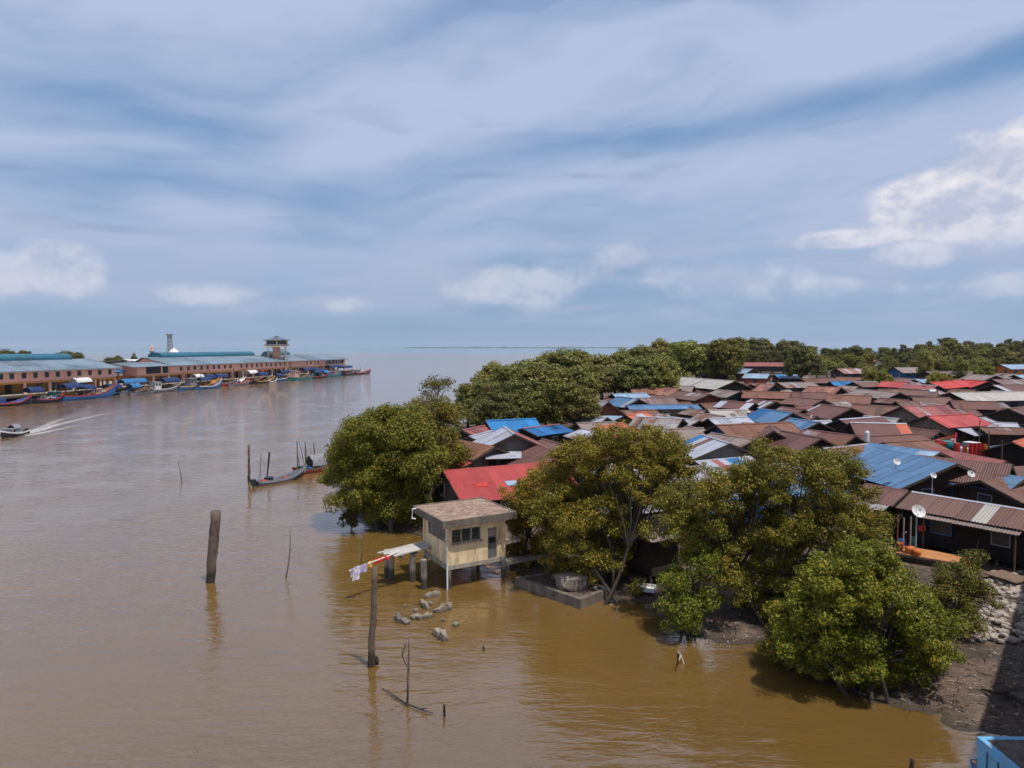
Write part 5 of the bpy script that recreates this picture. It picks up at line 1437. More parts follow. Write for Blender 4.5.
xtra = [(20, 6.8, 9, M_TEALP, M_WHITE, M_TARPD, 'teal boat with dark awning second from the photo edge'), (34, 9.0, 8, M_NAVY, M_RED, None, 'low dark boat with red gunwale under the left pier hall windows'), (100, 5.4, 11, M_NAVY, M_BLUE, M_TARPD, 'dark boat behind the upswept bow of the large blue boat'), (132, 10.5, 8, M_GREY, M_POST, None, 'weathered grey open boat on the river side at the link shelter'),
        (160, 5.2, 14, M_NAVY, M_BLUE, M_TARPD, 'dark boat with navy cover close under the big dark openings'), (196, 10.8, 12, M_BLUE, M_WHITE, None, 'blue open boat outermost under the middle hall'), (210, 5.6, 15, M_NAVY, M_GREY, M_TARPD, 'dark covered boat close to the columns under the middle hall'), (230, 9.4, 11, M_GREY, M_RED, None, 'grey boat with red gunwale below the brown wall gap'),
        (254, 9.2, 13, M_NAVY, M_YELLOW, M_TARPD, 'dark boat with yellow gunwale left of the control tower'), (276, 5.0, 16, M_NAVY, M_WHITE, M_TARPD, 'dark covered boat close under the control tower'), (296, 10.2, 14, M_TEALP, M_GREENP, None, 'low teal boat outside the green hulled boat'), (310, 9.8, 16, M_NAVY, M_RED, M_TARPD, 'dark covered boat outermost below the end hall')]
for (px, n_, L_, hm, sm, tm, lab) in xtra:
    moored(lab, px, n_, L_, B=2.6, H=1.0, bow=random.uniform(.8, 1.4), hull=hm, stripe=sm, canopy=[(.15, L_ * .4, 2.4, random.uniform(3.0, 4.2), tm)] if tm else None, masts=[(random.uniform(.1, .9), random.uniform(3.5, 6)) for k in range(3)], cargo=9)

# speed boat with wake
fishing_boat('small speed boat with outboard running left, trailing a white wake', wl(26, 433.5), wl(0, 438), B=1.7, H=.6, bow=.45, hull=M_NAVY, stripe=M_WHITE, deckm=M_GREY, cabin=(.42, 1.3, 1.1, .7, M_METAL), canopy=[(.30, 1.5, 1.4, 1.7, M_GREY)], outboard=True, group=None, name='speed_boat')
m, N = new_mat('wake_foam')
tcn = N.n('ShaderNodeTexCoord')
uv = N.n('ShaderNodeSeparateXYZ', {0: tcn.outputs['UV']})
nz = N.noise(N.n('ShaderNodeNewGeometry').outputs['Position'], 0.9, 6.0, 0.65)
edge = N.m('MULTIPLY', N.ss(N.m('ABSOLUTE', N.m('SUBTRACT', uv.outputs[1], 0.5)), 0.5, 0.05), N.ss(uv.outputs[0], 1.08, -0.1, 0.0, 0.85))
al = N.ss(N.m('ADD', N.m('MULTIPLY', edge, 0.9), N.m('MULTIPLY', N.m('SUBTRACT', nz, 0.5), 1.1)), 0.22, 1.05)
d_ = N.n('ShaderNodeBsdfDiffuse', {'Color': (0.50, 0.48, 0.48, 1)})
t_ = N.n('ShaderNodeBsdfTransparent')
ms = N.n('ShaderNodeMixShader', {0: al, 1: t_.outputs[0], 2: d_.outputs[0]})
N.n('ShaderNodeOutputMaterial', {0: ms.outputs[0]})
FOAM = m
def foam_strip(pix, widths, z):
    pts = [Vector((*wl(*p), z)) for p in pix]
    vs, fs, uvs = [], [], []
    n = len(pts)
    # resample
    P2, W2, U2 = [], [], []
    for i in range(n - 1):
        for k in range(8):
            t = k / 8
            P2.append(pts[i].lerp(pts[i + 1], t)); W2.append(widths[i] + (widths[i + 1] - widths[i]) * t); U2.append((pix[i][0] + (pix[i + 1][0] - pix[i][0]) * t - pix[0][0]) / (pix[-1][0] - pix[0][0]))
    P2.append(pts[-1]); W2.append(widths[-1]); U2.append(1.0)
    me_v, me_f, us = [], [], []
    for i, p in enumerate(P2):
        d = (P2[min(i + 1, len(P2) - 1)] - P2[max(0, i - 1)]).normalized()
        nn = Vector((-d.y, d.x, 0))
        me_v += [tuple(p - nn * W2[i] / 2), tuple(p + nn * W2[i] / 2)]
    for i in range(len(P2) - 1): me_f.append((2 * i, 2 * i + 1, 2 * i + 3, 2 * i + 2))
    me = bpy.data.meshes.new('wake_foam'); me.from_pydata(me_v, [], me_f); me.materials.append(FOAM)
    ul = me.uv_layers.new(name='uv')
    for poly in me.polygons:
        for li in poly.loop_indices:
            vi = me.loops[li].vertex_index
            ul.data[li].uv = (U2[vi // 2], vi % 2)
    return me
for i, (pix, wd) in enumerate([([(24, 435), (34, 432), (60, 424), (100, 415), (150, 405), (205, 397)], [1.2, 3.2, 3.0, 4.0, 7.0, 9]), ([(26, 436), (40, 433.5), (70, 427), (92, 422), (140, 412)], [1.4, 2.6, 2.2, 2.6, 4]), ([(22, 434), (36, 430), (56, 421.5), (84, 412.5), (120, 405)], [.8, 2.4, 3.4, 5, 6])]):
    o = link('wake_foam', foam_strip(pix, wd, 0.02 + .006 * i))
    tag(o, ['broad white wake streak fading towards the pier', 'short bright foam streak right behind the speed boat', 'outer wake streak on the pier side of the speed boat'][i], 'wake', kind='stuff')

# small boats by the left mangrove
b1 = fishing_boat('small blue and white open boat moored among poles left of the mangroves', wl(255.5, 486), wl(305, 476.5), B=1.4, H=.45, bow=.5, hull=M_NAVY, stripe=M_GREY, deckm=M_GREY, cargo=3, outboard=True, group='boats by the mangrove')
fishing_boat('red and brown boat half hidden by the mangroves', wl(296, 474), wl(334, 468), B=1.7, H=.6, bow=.6, hull=M_RED, stripe=M_POST, cargo=5, masts=[(.05, 3.4), (.25, 3.2), (.5, 3.0)], canopy=[(.35, 1.8, 1.3, 1.8, M_GREY)], group='boats by the mangrove')

# ------------------------------------------------------------------ poles in the river
def pole(label, bp, tp, r0, r1, name='mooring_pole', mat=None, wob=.15, bend=0.0, group='poles standing in the river', cat='pole', lean=0.0):
    a = P(*bp, 0)
    b = PD(tp[0], tp[1], a.y + lean)
    root_loc = a.copy(); root_loc.z = -0.8
    mb = MB()
    n = 7
    pts = [Vector((0, 0, 0))] + [Vector((0, 0, .8)).lerp(b - root_loc, i / n) + Vector((math.sin(math.pi * i / n) * bend, 0, 0)) + Vector((random.uniform(-1, 1), random.uniform(-1, 1), 0)) * r0 * .15 for i in range(n + 1)]
    rs = [r0] + [r0 + (r1 - r0) * i / n for i in range(n + 1)]
    mb.tube(pts, rs, 9 if r0 > .1 else 6, wob=wob)
    o = mb.build(name, mat or M_POLE, smooth=True)
    o.location = root_loc
    return tag(o, label, cat, group)
pole('thick leaning weathered timber pile in the open river, left', (210, 582), (216.5, 511.5), .24, .28, wob=.12)
pole('dark upright pole beside the small blue boat', (249, 482), (249, 445), .15, .11)
pole('tall upright timber pole in front of the hut gangway', (371, 666), (375, 567), .15, .105, wob=.2)
pole('thin bent stick in the river right of the thick leaning pile', (286, 578), (290, 527), .035, .02, bend=.1, name='bamboo_stick')
pole('thin stick with drooping twig near the bottom of the river', (407.5, 704), (409, 636), .045, .022, name='bamboo_stick')
pole('tiny bent twig standing in open water, upper left', (182, 481), (178, 460), .04, .02, name='bamboo_stick')
pole('short dark stub of a pole, lowest in the river', (444.5, 716), (444, 705), .05, .05, name='pole_stub')
pole('little dark stub between rubble and open brown water', (484, 650), (482.5, 645.5), .05, .03, name='pole_stub')
pole('short dark stump touching the tall upright pole', (376.5, 664), (377, 657), .09, .07, name='pole_stub')
pole('thin dark stick left of the hut gangway', (361, 563), (363.5, 530), .03, .02, name='bamboo_stick')
pole('dark stub at the bottom edge near the mud bank', (911, 775), (912, 759), .06, .06, name='pole_stub')
pole('bamboo stick standing behind the small blue boat', (260, 477), (261, 452), .04, .025, name='bamboo_stick')
pole('bamboo pole with dark furled cloth rising from the small blue boat', (267, 478), (269.5, 452), .06, .1, name='bamboo_stick', mat=M_NAVY)
for i, (bx, tx) in enumerate([((300, 468), (297, 450)), ((305, 468), (299, 441)), ((307, 467), (306, 447)), ((311, 467), (311, 448))]):
    pole(['leftmost thin pole of the cluster at the red and brown boat', 'leaning tallest thin pole of the cluster at the red and brown boat', 'short middle thin pole of the cluster at the red and brown boat', 'rightmost thin pole of the cluster at the red and brown boat'][i], bx, tx, .035, .025, name='bamboo_stick')
# drooping twig and fallen branch
mb = MB()
a = P(407.5, 704, 0)
pts = [PD(x, y, a.y - .05) for x, y in ((406, 643), (402, 655), (405, 663), (409, 668), (407, 676))]
mb.tube(pts, [.03, .035, .03, .025, .012], 5); tag(mb.build('twig', M_POLE), 'curling dry twig hanging on the thin bottom stick', 'twig')
mb = MB()
mb.tube([P(382, 688, .02), P(392, 694, .06), P(405, 703, .05), P(420, 709, .08), P(433, 713, .03)], [.012, .022, .028, .026, .012], 6)
mb.tube([P(420, 709, .05), P(428, 708, .22)], [.03, .01], 5); mb.tube([P(405, 703, .05), P(400, 699, .3)], [.03, .01], 5)
tag(mb.build('fallen_branch', M_POLE), 'half sunken dark branch lying at the foot of the thin bottom stick', 'branch')
mb = MB()
mb.tube([P(678, 652, .0), P(681, 655, .35), P(679, 660, .5)], [.05, .04, .02], 5); mb.tube([P(681, 655, .3), P(684, 664, .0)], [.04, .03], 5)
mb.tube([P(700, 650, 0), P(703, 640, .4)], [.04, .02], 5)
tag(mb.build('driftwood', M_PALEBARK), 'pale forked driftwood below the small bright green bush', 'driftwood')
mb = MB()
mb.tube([P(981, 689, .35), P(992, 692, .5), P(1005, 693, .45), P(1018, 700, .45), P(1030, 707, .4)], [.03, .07, .09, .09, .08], 6)
mb.tube([P(1000, 693, .48), P(1012, 690, .6), P(1026, 690, .55)], [.05, .04, .02], 5)
tag(mb.build('dead_branch', M_BARK), 'dark dead branch lying on the shaded mud at right edge', 'branch')

# ------------------------------------------------------------------ yellow hut on stilts
HU = Vector((.87, .5, 0)).normalized(); HV = Vector((-.5, .87, 0)).normalized()
hc = Vector((-3.43, 36.1, 0))
hut = thing('stilt_hut', 'pale yellow concrete hut on stilts in the water with flat mossy roof', 'hut', hc, math.atan2(HU.y, HU.x))
HW, HD, Z0, Z1 = 3.45, 3.3, 1.27, 3.5      # local x along front, y back, front face at y=0
mb = MB()
def wall_with_hole(mb, x0, x1, z0, z1, hx0, hx1, hz0, hz1, y0, y1, swap=False):
    def sp(a, b, c, d):
        if b - a < 1e-4 or d - c < 1e-4: return
        if swap: mb.span((y0, a, c), (y1, b, d))
        else: mb.span((a, y0, c), (b, y1, d))
    sp(x0, hx0, z0, z1); sp(hx1, x1, z0, z1); sp(hx0, hx1, z0, hz0); sp(hx0, hx1, hz1, z1)
wx0, wx1, wz0, wz1 = .22, 1.98, 2.42, 3.18
dx0, dx1, dz1 = 2.40, 3.00, 3.0
wall_with_hole(mb, 0, 2.2, Z0, Z1, wx0, wx1, wz0, wz1, 0, .15)
wall_with_hole(mb, 2.2, HW, Z0, Z1, dx0, dx1, Z0, dz1, 0, .15)
mb.build('front_wall', M_HUTWALL, hut)
mb = MB(); wall_with_hole(mb, .151, HD, Z0, Z1, .35, 2.7, 2.45, 3.18, 0, .15, True); mb.build('side_wall', M_HUTWALL, hut)
mb = MB(); mb.span((HW - .15, .151, Z0), (HW, HD, Z1)); mb.build('side_wall', M_HUTWALL, hut)
mb = MB(); mb.span((.151, HD - .15, Z0), (HW - .151, HD, Z1)); mb.build('back_wall', M_HUTWALL, hut)
mb = MB(); mb.span((-.06, -.06, Z0 - .24), (HW + .06, HD + .06, Z0 - .003)); mb.build('floor_slab', M_CONC, hut)
# corner columns standing proud of the walls
for x, y in ((-.05, -.05), (HW - .13, -.05), (-.05, HD - .13), (HW - .13, HD - .13)):
    mb = MB(); mb.span((x, y, Z0 + .002), (x + .18, y + .18, Z1 - .002)); mb.build('corner_column', M_HUTWALL, hut)
    mb = MB(); mb.span((x + .01, y + .01, -1.0), (x + .21, y + .21, Z0 - .242)); mb.build('stilt', M_STILT, hut)
mb = MB(); mb.span((HW * .5, .5, -1.0), (HW * .5 + .2, .7, Z0 - .242)); mb.build('stilt', M_STILT, hut)
# roof slab with raised rim
mb = MB()
rx0, rx1, ry0, ry1 = -.50, HW + .50, -.50, HD + .45
mb.span((rx0, ry0, Z1 + .002), (rx1, ry1, Z1 + .30)); rf = mb.build('roof_slab', M_HUTROOF, hut)
for a, b in (((rx0 - .02, ry0 - .02, Z1 - .06), (rx1 + .02, ry0 + .06, Z1 + .34)), ((rx0 - .02, ry1 - .06, Z1 - .06), (rx1 + .02, ry1 + .02, Z1 + .34)), ((rx0 - .02, ry0 + .061, Z1 - .06), (rx0 + .06, ry1 - .061, Z1 + .34)), ((rx1 - .06, ry0 + .061, Z1 - .06), (rx1 + .02, ry1 - .061, Z1 + .34))):
    mb = MB(); mb.span(a, b); mb.build('roof_rim', M_CONCD, hut)
for k in range(3):
    x0 = wx0 + k * (wx1 - wx0) / 3
    fr_ = MB(); w_ = (wx1 - wx0) / 3
    fr_.span((x0, .04, wz0), (x0 + .05, .11, wz1)); fr_.span((x0 + w_ - .05, .04, wz0), (x0 + w_ - .002, .11, wz1)); fr_.span((x0 + .051, .04, wz0), (x0 + w_ - .051, .11, wz0 + .05)); fr_.span((x0 + .051, .04, wz1 - .05), (x0 + w_ - .051, .11, wz1))
    fo = fr_.build('window', M_CONC, hut)
    for j in range(3):
        mb = MB(); zz0 = wz0 + .06 + j * (wz1 - wz0 - .1) / 3; mb.span((x0 + .055, .07, zz0), (x0 + w_ - .055, .085, zz0 + (wz1 - wz0 - .1) / 3 - .02)); mb.build('pane', M_GLASS, fo)
mb = MB(); mb.span((wx0 - .08, -.07, wz0 - .09), (wx1 + .08, -.002, wz0 - .01)); mb.build('window_sill', M_CONC, hut)
for k in range(3):
    y0 = .35 + k * .7833
    mb = MB(); mb.span((.05, y0 + .02, 2.46), (.07, y0 + .76, 3.17)); mb.build('window_pane', M_GLASS, hut)
fr_ = MB(); fr_.span((dx0, .03, Z0 + .02), (dx0 + .06, .13, dz1)); fr_.span((dx1 - .06, .03, Z0 + .02), (dx1, .13, dz1)); fr_.span((dx0 + .061, .03, dz1 - .06), (dx1 - .061, .13, dz1))
fr_.build('door_frame', M_CONC, hut)
mb = MB(); mb.span((dx0 + .065, .06, Z0 + .02), (dx1 - .065, .1, dz1 - .065)); do = mb.build('door', plain('grey_door', (.16, .145, .15), .7, .35, dirt=(.06, .05, .05)), hut)
mb = MB(); mb.span((dx0 + .10, .045, Z0 + .85), (dx1 - .10, .059, Z0 + 1.15)); mb.build('door_vent', M_DARK, do)
mb = MB(); mb.span((dx0 + .10, .045, Z0 + 1.25), (dx1 - .10, .059, dz1 - .13)); mb.build('door_panel', plain('pinkish_panel', (.30, .21, .19), .8, .3), do)
mb = MB(); mb.tube([(-.1, -.1, -.2), (-.1, -.1, Z1 - .08)], [.045, .045], 7); mb.build('drain_pipe', M_WHITE, hut)
mb = MB(); mb.tube([(rx0 - .05, ry1 - .6, Z1 + .3), (rx0 - .28, ry1 - .6, Z1 + .28), (rx0 - .30, ry1 - .6, Z1 - .25), (rx0 - .1, ry1 - .6, Z1 - .3)], [.05, .05, .05, .05], 6); mb.build('gutter_bracket', M_WHITE, hut)
mb = MB(); mb.tube([(rx1 - .3, ry0 + .3, Z1 + .34), (rx1 - .3, ry0 + .3, Z1 + .5)], [.05, .05], 6); mb.build('roof_outlet', M_METAL, hut)
mb = MB(); mb.span((HW + .09, .9, Z0 + .35), (HW + 1.6, 1.15, Z0 + .6)); mb.build('side_bracket', M_CONC, hut)

# gangway left of the hut
gw = thing('gangway', 'bleached plank gangway on short concrete piles left of the hut', 'gangway', P(412, 580, 0), 0)
def gl(px, py, z): return P(px, py, z) - gw.location
ga, gb = gl(431, 543, 1.75), gl(386, 555, 1.75)
d = (gb - ga); L = d.length; u = d.normalized(); v = Vector((-u.y, u.x, 0))
for k in range(7):
    off = (k - 3) * .17
    mb = MB(); s0 = random.uniform(-.1, .1); e0 = random.uniform(-.35, .2)
    mb.beam(ga + v * off + u * s0, gb + v * off + u * e0 + Vector((0, 0, random.uniform(-.03, .03))), .155, .06)
    mb.build('plank', M_PALEDECK, gw)
for t in (.1, .45, .8):
    mb = MB(); c_ = ga + u * (L * t); mb.beam(c_ - v * .68 + Vector((0, 0, -.1)), c_ + v * .68 + Vector((0, 0, -.1)), .14, .14); mb.build('cross_beam', M_CONCD, gw)
for (px, py) in ((412.6, 581), (387, 577), (391.5, 579), (424, 588.5)):
    b_ = gl(px, py, 0)
    mb = MB(); mb.tube([b_ + Vector((0, 0, -1)), b_ + Vector((0, 0, 1.58))], [.17, .17], 8); mb.build('pile', M_STILT, gw)
# flag pole sticking out from the gangway with cloths
fp = thing('flag_pole', 'white pole leaning out over the water from the gangway with red and lilac cloth', 'flag pole', P(392, 552, 1.85), 0)
def fl_(px, py, z): return P(px, py, z) - fp.location
p0, p1 = fl_(398, 552, 1.86), fl_(349, 571, 1.55)
mb = MB(); mb.tube([p0, p0.lerp(p1, .5), p1], [.05, .045, .035], 7); mb.build('pole', M_WHITE, fp)
def cloth(t0, t1, drop, mat, name, n=8):
    mb = MB(); vs, fs = [], []
    for i in range(n + 1):
        t = t0 + (t1 - t0) * i / n
        q = p0.lerp(p1, t)
        for j in range(4):
            f = j / 3
            vs.append(q + Vector((random.uniform(-.05, .05), -.04 + .10 * math.sin(i * 1.7 + j) * f, .09 - (drop + .09) * f)))
    for i in range(n):
        for j in range(3):
            fs.append((i * 4 + j, (i + 1) * 4 + j, (i + 1) * 4 + j + 1, i * 4 + j + 1))
    mb.add(vs, fs); mb.build(name, mat, fp, smooth=True)
cloth(.16, .52, .16, M_CLOTHR, 'red_cloth')
cloth(.55, .64, .2, M_YELLOW, 'yellow_cloth', 4)
cloth(.64, .97, .35, M_CLOTHV, 'lilac_cloth')
cloth(.8, .92, .6, plain('white_cloth', (.6, .58, .62), .8, .2), 'white_cloth', 4)

# walkway from hut to land
mb = MB(); mb.beam(P(505, 562, .55), P(560, 553, .6), .5, .22); o = mb.build('walkway', M_CONC); tag(o, 'low concrete walkway running from the hut to the bank', 'walkway')

# rubble in the water
ROCKV = []
def rock_mesh(seed, mat):
    import bmesh
    bm = bmesh.new(); bmesh.ops.create_icosphere(bm, subdivisions=2, radius=1.0)
    for v_ in bm.verts:
        n_ = mnoise.noise(v_.co * 1.1 + Vector((seed * 7.3, seed, 0)))
        v_.co *= 1 + .45 * n_
        for ax in range(3):
            v_.co[ax] = max(-.72, min(.72, v_.co[ax]))
    me = bpy.data.meshes.new('stone'); bm.to_mesh(me); bm.free(); me.materials.append(mat)
    return me
RROCKS = [rock_mesh(i + 20, M_RUBBLE) for i in range(5)]
ROCKS = [rock_mesh(i, M_STONE) for i in range(5)]
DROCKS = [rock_mesh(i + 9, M_ROCK) for i in range(4)]
def slab_piece(label, pa, pb, w, h, z=0.06, tiltr=.15, mat=None):
    a, b = P(*pa, z), P(*pb, z)
    mb = MB(); c_ = (a + b) / 2; L = (b - a).length; rz = math.atan2((b - a).y, (b - a).x)
    n = 6; vs, fs = [], []
    for i in range(n + 1):
        x = -L / 2 + L * i / n
        j = lambda k: random.uniform(-k, k)
        ww, hh = w / 2 * random.uniform(.45, 1.15) * (.6 if i in (0, n) else 1), h / 2 * random.uniform(.5, 1.15) * (.5 if i in (0, n) else 1)
        vs += [(x + j(.08), -ww + j(.05), -hh - .2), (x + j(.08), ww + j(.05), -hh - .2), (x + j(.1), ww * .75 + j(.07), hh + j(.05)), (x + j(.1), -ww * .75 + j(.07), hh + j(.05))]
    for i in range(n):
        for k in range(4): fs.append((i * 4 + k, i * 4 + (k + 1) % 4, (i + 1) * 4 + (k + 1) % 4, (i + 1) * 4 + k))
    fs += [(0, 1, 2, 3), (n * 4 + 3, n * 4 + 2, n * 4 + 1, n * 4)]
    mb.add(vs, fs)
    o = mb.build('rubble_block', mat or M_RUBBLE); o.location = c_; o.rotation_euler = (random.uniform(-tiltr, tiltr), random.uniform(-tiltr, tiltr), rz)
    return tag(o, label, 'rubble', 'broken concrete in the water before the hut')
slab_piece('long broken concrete beam lying low in the water before the hut', (412, 618), (434, 615), .42, .35)
slab_piece('upright tilted concrete piece behind the long broken beam', (421, 600), (426, 606), .26, .3, .16, .3)
slab_piece('dark-shaded concrete chunk at the right end of the broken beam', (434, 611), (450, 606), .4, .36, .12)
slab_piece('low flat concrete strip nearest the hut stilts', (424, 596), (440, 593), .35, .25, .08)
slab_piece('dark jagged concrete lump at the left of the rubble', (395, 618), (408, 622), .45, .4, .1, .3, M_ROCK)
slab_piece('lone tilted concrete block in front of the rubble', (434, 630), (446, 637), .42, .38, .16, .2)
for i, (px, py, s, l) in enumerate([(443, 620, .14, 'tiny pale stone right of the broken beam'), (456, 625, .22, 'small pale stone standing alone right of the rubble'), (416, 611, .2, 'stone wedged behind the broken beam'), (430, 604, .2, 'stone among rubble near the upright piece'), (405, 606, .15, 'small stone left of the upright piece')]):
    o = link('stone', RROCKS[i % 5]); p = P(px, py, 0.02); o.location = p; o.scale = (s, s * .8, s * .8); o.rotation_euler = (0, 0, i); tag(o, l, 'stone', 'stones in the rubble')

# old concrete pontoon filled with mud at the bank
pon = thing('pontoon', 'old low concrete-walled pontoon with mud and a covered heap at the bank', 'pontoon', P(583, 600, 0), 0)
def pl_(px, py, z): return P(px, py, z) - pon.location
zc = .45
cn = [pl_(518, 578, zc), pl_(580, 599, zc), pl_(607, 589, zc), pl_(560, 572, zc)]
for i in range(4):
    a, b = cn[i], cn[(i + 1) % 4]
    uu = (b - a).normalized()
    mb = MB(); mb.beam(a - uu * .1 + Vector((0, 0, -.27 - .004 * i)), b + uu * .1 + Vector((0, 0, -.27 - .004 * i)), .26, .62); mb.build('side_wall', M_CONCD, pon)
mb = MB(); mb.add([c_ + Vector((0, 0, -.12)) for c_ in cn], [(0, 1, 2, 3)]); mb.build('fill', MUD, pon)
o = link('tarp_heap', rock_mesh(31, plain('heap_cover', (.23, .185, .15), .9, .35)))
p = P(571, 582, .65); o.location = p; o.scale = (1.05, .8, .62); o.rotation_euler = (0, 0, .3); tag(o, 'grey-brown covered heap resting on the old pontoon', 'heap')
for i, (px, py, s) in enumerate([(556, 577, .35), (590, 583, .25), (596, 588, .18)]):
    o = link('boulder', DROCKS[i]); p = P(px, py, .5); o.location = p; o.scale = (s, s, s * .8)
    tag(o, ['dark boulder left of the covered heap', 'dark boulder right of the covered heap', 'small boulder in the pontoon corner'][i], 'boulder')
# discarded white tray beside the green bush
o = thing('foam_tray', 'discarded pale tray-like panel on the mud between pontoon and green bush', 'tray', P(646, 590, .25), math.radians(-20))
mb = MB(); mb.box((0, 0, .05), (1.0, .75, .06)); mb.build('base', M_WHITE, o)
for a, b in (((-.5, -.375, .07), (.5, -.33, .22)), ((-.5, .33, .07), (.5, .375, .22)), ((-.5, -.32, .07), (-.46, .32, .22)), ((.46, -.32, .07), (.5, .32, .22))):
    mb = MB(); mb.span(a, b); mb.build('rim', M_WHITE, o)

# stone bank at the right and litter on mud
bank = thing('stone_bank', 'rubble stone bank of pale stones at the right edge', 'stone bank', P(1000, 620, .3), 0)
k = 0
for i in range(520):
    px, py = random.uniform(940, 1045), random.uniform(572, 642)
    if px < 985 + (py - 585) * -.25 and py > 596: continue
    p = P(px, py, 0.0); zg = gz(p.x, p.y)
    p = P(px, py, zg)
    if py < 590 and px < 985: continue
    o = link('stone', random.choice(ROCKS), bank)
    s = random.uniform(.10, .21)
    o.location = p + Vector((0, 0, s * .25)) - bank.location
    o.scale = (s * random.uniform(.9, 1.5), s, s * .7); o.rotation_euler = (random.uniform(-.3, .3), random.uniform(-.3, .3), random.uniform(0, 6))
fd = thing('stone_bank', 'whitish stones packed under the orange platform edge', 'stone bank', P(915, 566, .4), 0)
for i in range(70):
    px = random.uniform(896, 935); py = 560 + (px - 896) * .33 + random.uniform(0, 12)
    p = P(px, py, .5); o = link('stone', random.choice(ROCKS), fd); s = random.uniform(.12, .26)
    o.location = p - fd.location; o.scale = (s * 1.3, s, s * .7); o.rotation_euler = (random.uniform(-.3, .3), 0, random.uniform(0, 6))
# twigs, leaves and small litter on the mud
def litter(name, label, n, mat, size, region, kind='stuff'):
    mb = MB()
    for i in range(n):
        px, py = random.uniform(region[0], region[2]), random.uniform(region[1], region[3])
        p = P(px, py, 0.2); z = gz(p.x, p.y)
        if z < .03: continue
        p = Vector((p.x, p.y, z + .01))
        a = random.uniform(0, 6.28); l = size * random.uniform(.4, 1.4)
        e = p + Vector((math.cos(a) * l, math.sin(a) * l, random.uniform(0, .12) * l))
        mb.tube([p, p.lerp(e, .5) + Vector((0, 0, .02)), e], [.012, .011, .006], 4, cap=False)
    o = mb.build(name, mat); tag(o, label, 'litter', kind=kind)
litter('twig_litter', 'fine twigs and dead leaves strewn over the mud bank', 1500, M_BARK, .35, (640, 560, 1040, 735))
litter('pale_litter', 'pale reed stalks and splinters scattered on the mud', 700, M_PALEBARK, .28, (500, 560, 1040, 735))
mb = MB()
for i in range(900):
    px, py = random.uniform(640, 1040), random.uniform(565, 735)
    p = P(px, py, .2); z = gz(p.x, p.y)
    if z < .02: continue
    s = random.uniform(.02, .07)
    mb.box((p.x, p.y, z + s * .3), (s * random.uniform(.8, 1.8), s, s * .7), random.uniform(0, 3))
tag(mb.build('pebbles', M_STONE), 'small pebbles and clods scattered over the mud bank', 'pebbles', kind='stuff')
# breathing roots standing in the mud
mb = MB()
for i in range(700):
    px, py = random.uniform(640, 960), random.uniform(600, 715)
    p = P(px, py, .1); z = gz(p.x, p.y)
    if not (-.12 < z < .3): continue
    h_ = random.uniform(.08, .28)
    mb.tube([(p.x, p.y, z - .05), (p.x + random.uniform(-.04, .04), p.y, z + h_)], [.014, .006], 4, cap=False)
tag(mb.build('breathing_roots', M_BARK), 'thin mangrove breathing roots poking out of the wet mud', 'roots', kind='stuff')

# ------------------------------------------------------------------ dish house details: platform, chairs, dish, posts
plat = thing('plank_platform', 'orange plank platform in front of the long low brown house', 'platform', P(930, 560, 1.05), 0)
a, b = P(896, 552.5, 1.15) - plat.location, P(972, 566, 1.15) - plat.location
uu = (b - a).normalized(); vv = Vector((-uu.y, uu.x, 0));
if vv.y < 0: vv = -vv
n = 9
for k in range(n):
    mb = MB(); mb.beam(a + vv * (k * .2), b + vv * (k * .2) + uu * random.uniform(-.1, .2), .188, .07); mb.build('plank', M_PLANK, plat)
for k in range(5):
    q = a.lerp(b, k / 4)
    mb = MB(); mb.tube([q + Vector((0, 0, -1.0)) + vv * .2, q + Vector((0, 0, -.05)) + vv * .2], [.07, .07], 6); mb.build('post', M_POST, plat)
mb = MB(); mb.beam(a + Vector((0, 0, -.09)) - vv * .1, b + Vector((0, 0, -.09)) - vv * .1, .08, .1); mb.build('edge_beam', M_POST, plat)
p2 = thing('plank_platform', 'grey-brown slanting board platform above the stone bank', 'platform', P(1000, 578, .9), 0)
a, b = P(985, 573, 1.0) - p2.location, P(1017, 583, 1.0) - p2.location
uu = (b - a).normalized(); vv = Vector((-uu.y, uu.x, 0)); vv = vv if vv.y > 0 else -vv
for k in range(7):
    mb = MB(); mb.beam(a + vv * (k * .2), b + vv * (k * .2), .188, .06); mb.build('plank', plain('brown_plank', (.17, .11, .075), .85, .3), p2)
for t in (0.05, .95):
    q = a.lerp(b, t); mb = MB(); mb.tube([q + Vector((0, 0, -.9)) + vv * .3, q + Vector((0, 0, -.05)) + vv * .3], [.06, .06], 6); mb.build('post', M_POST, p2)
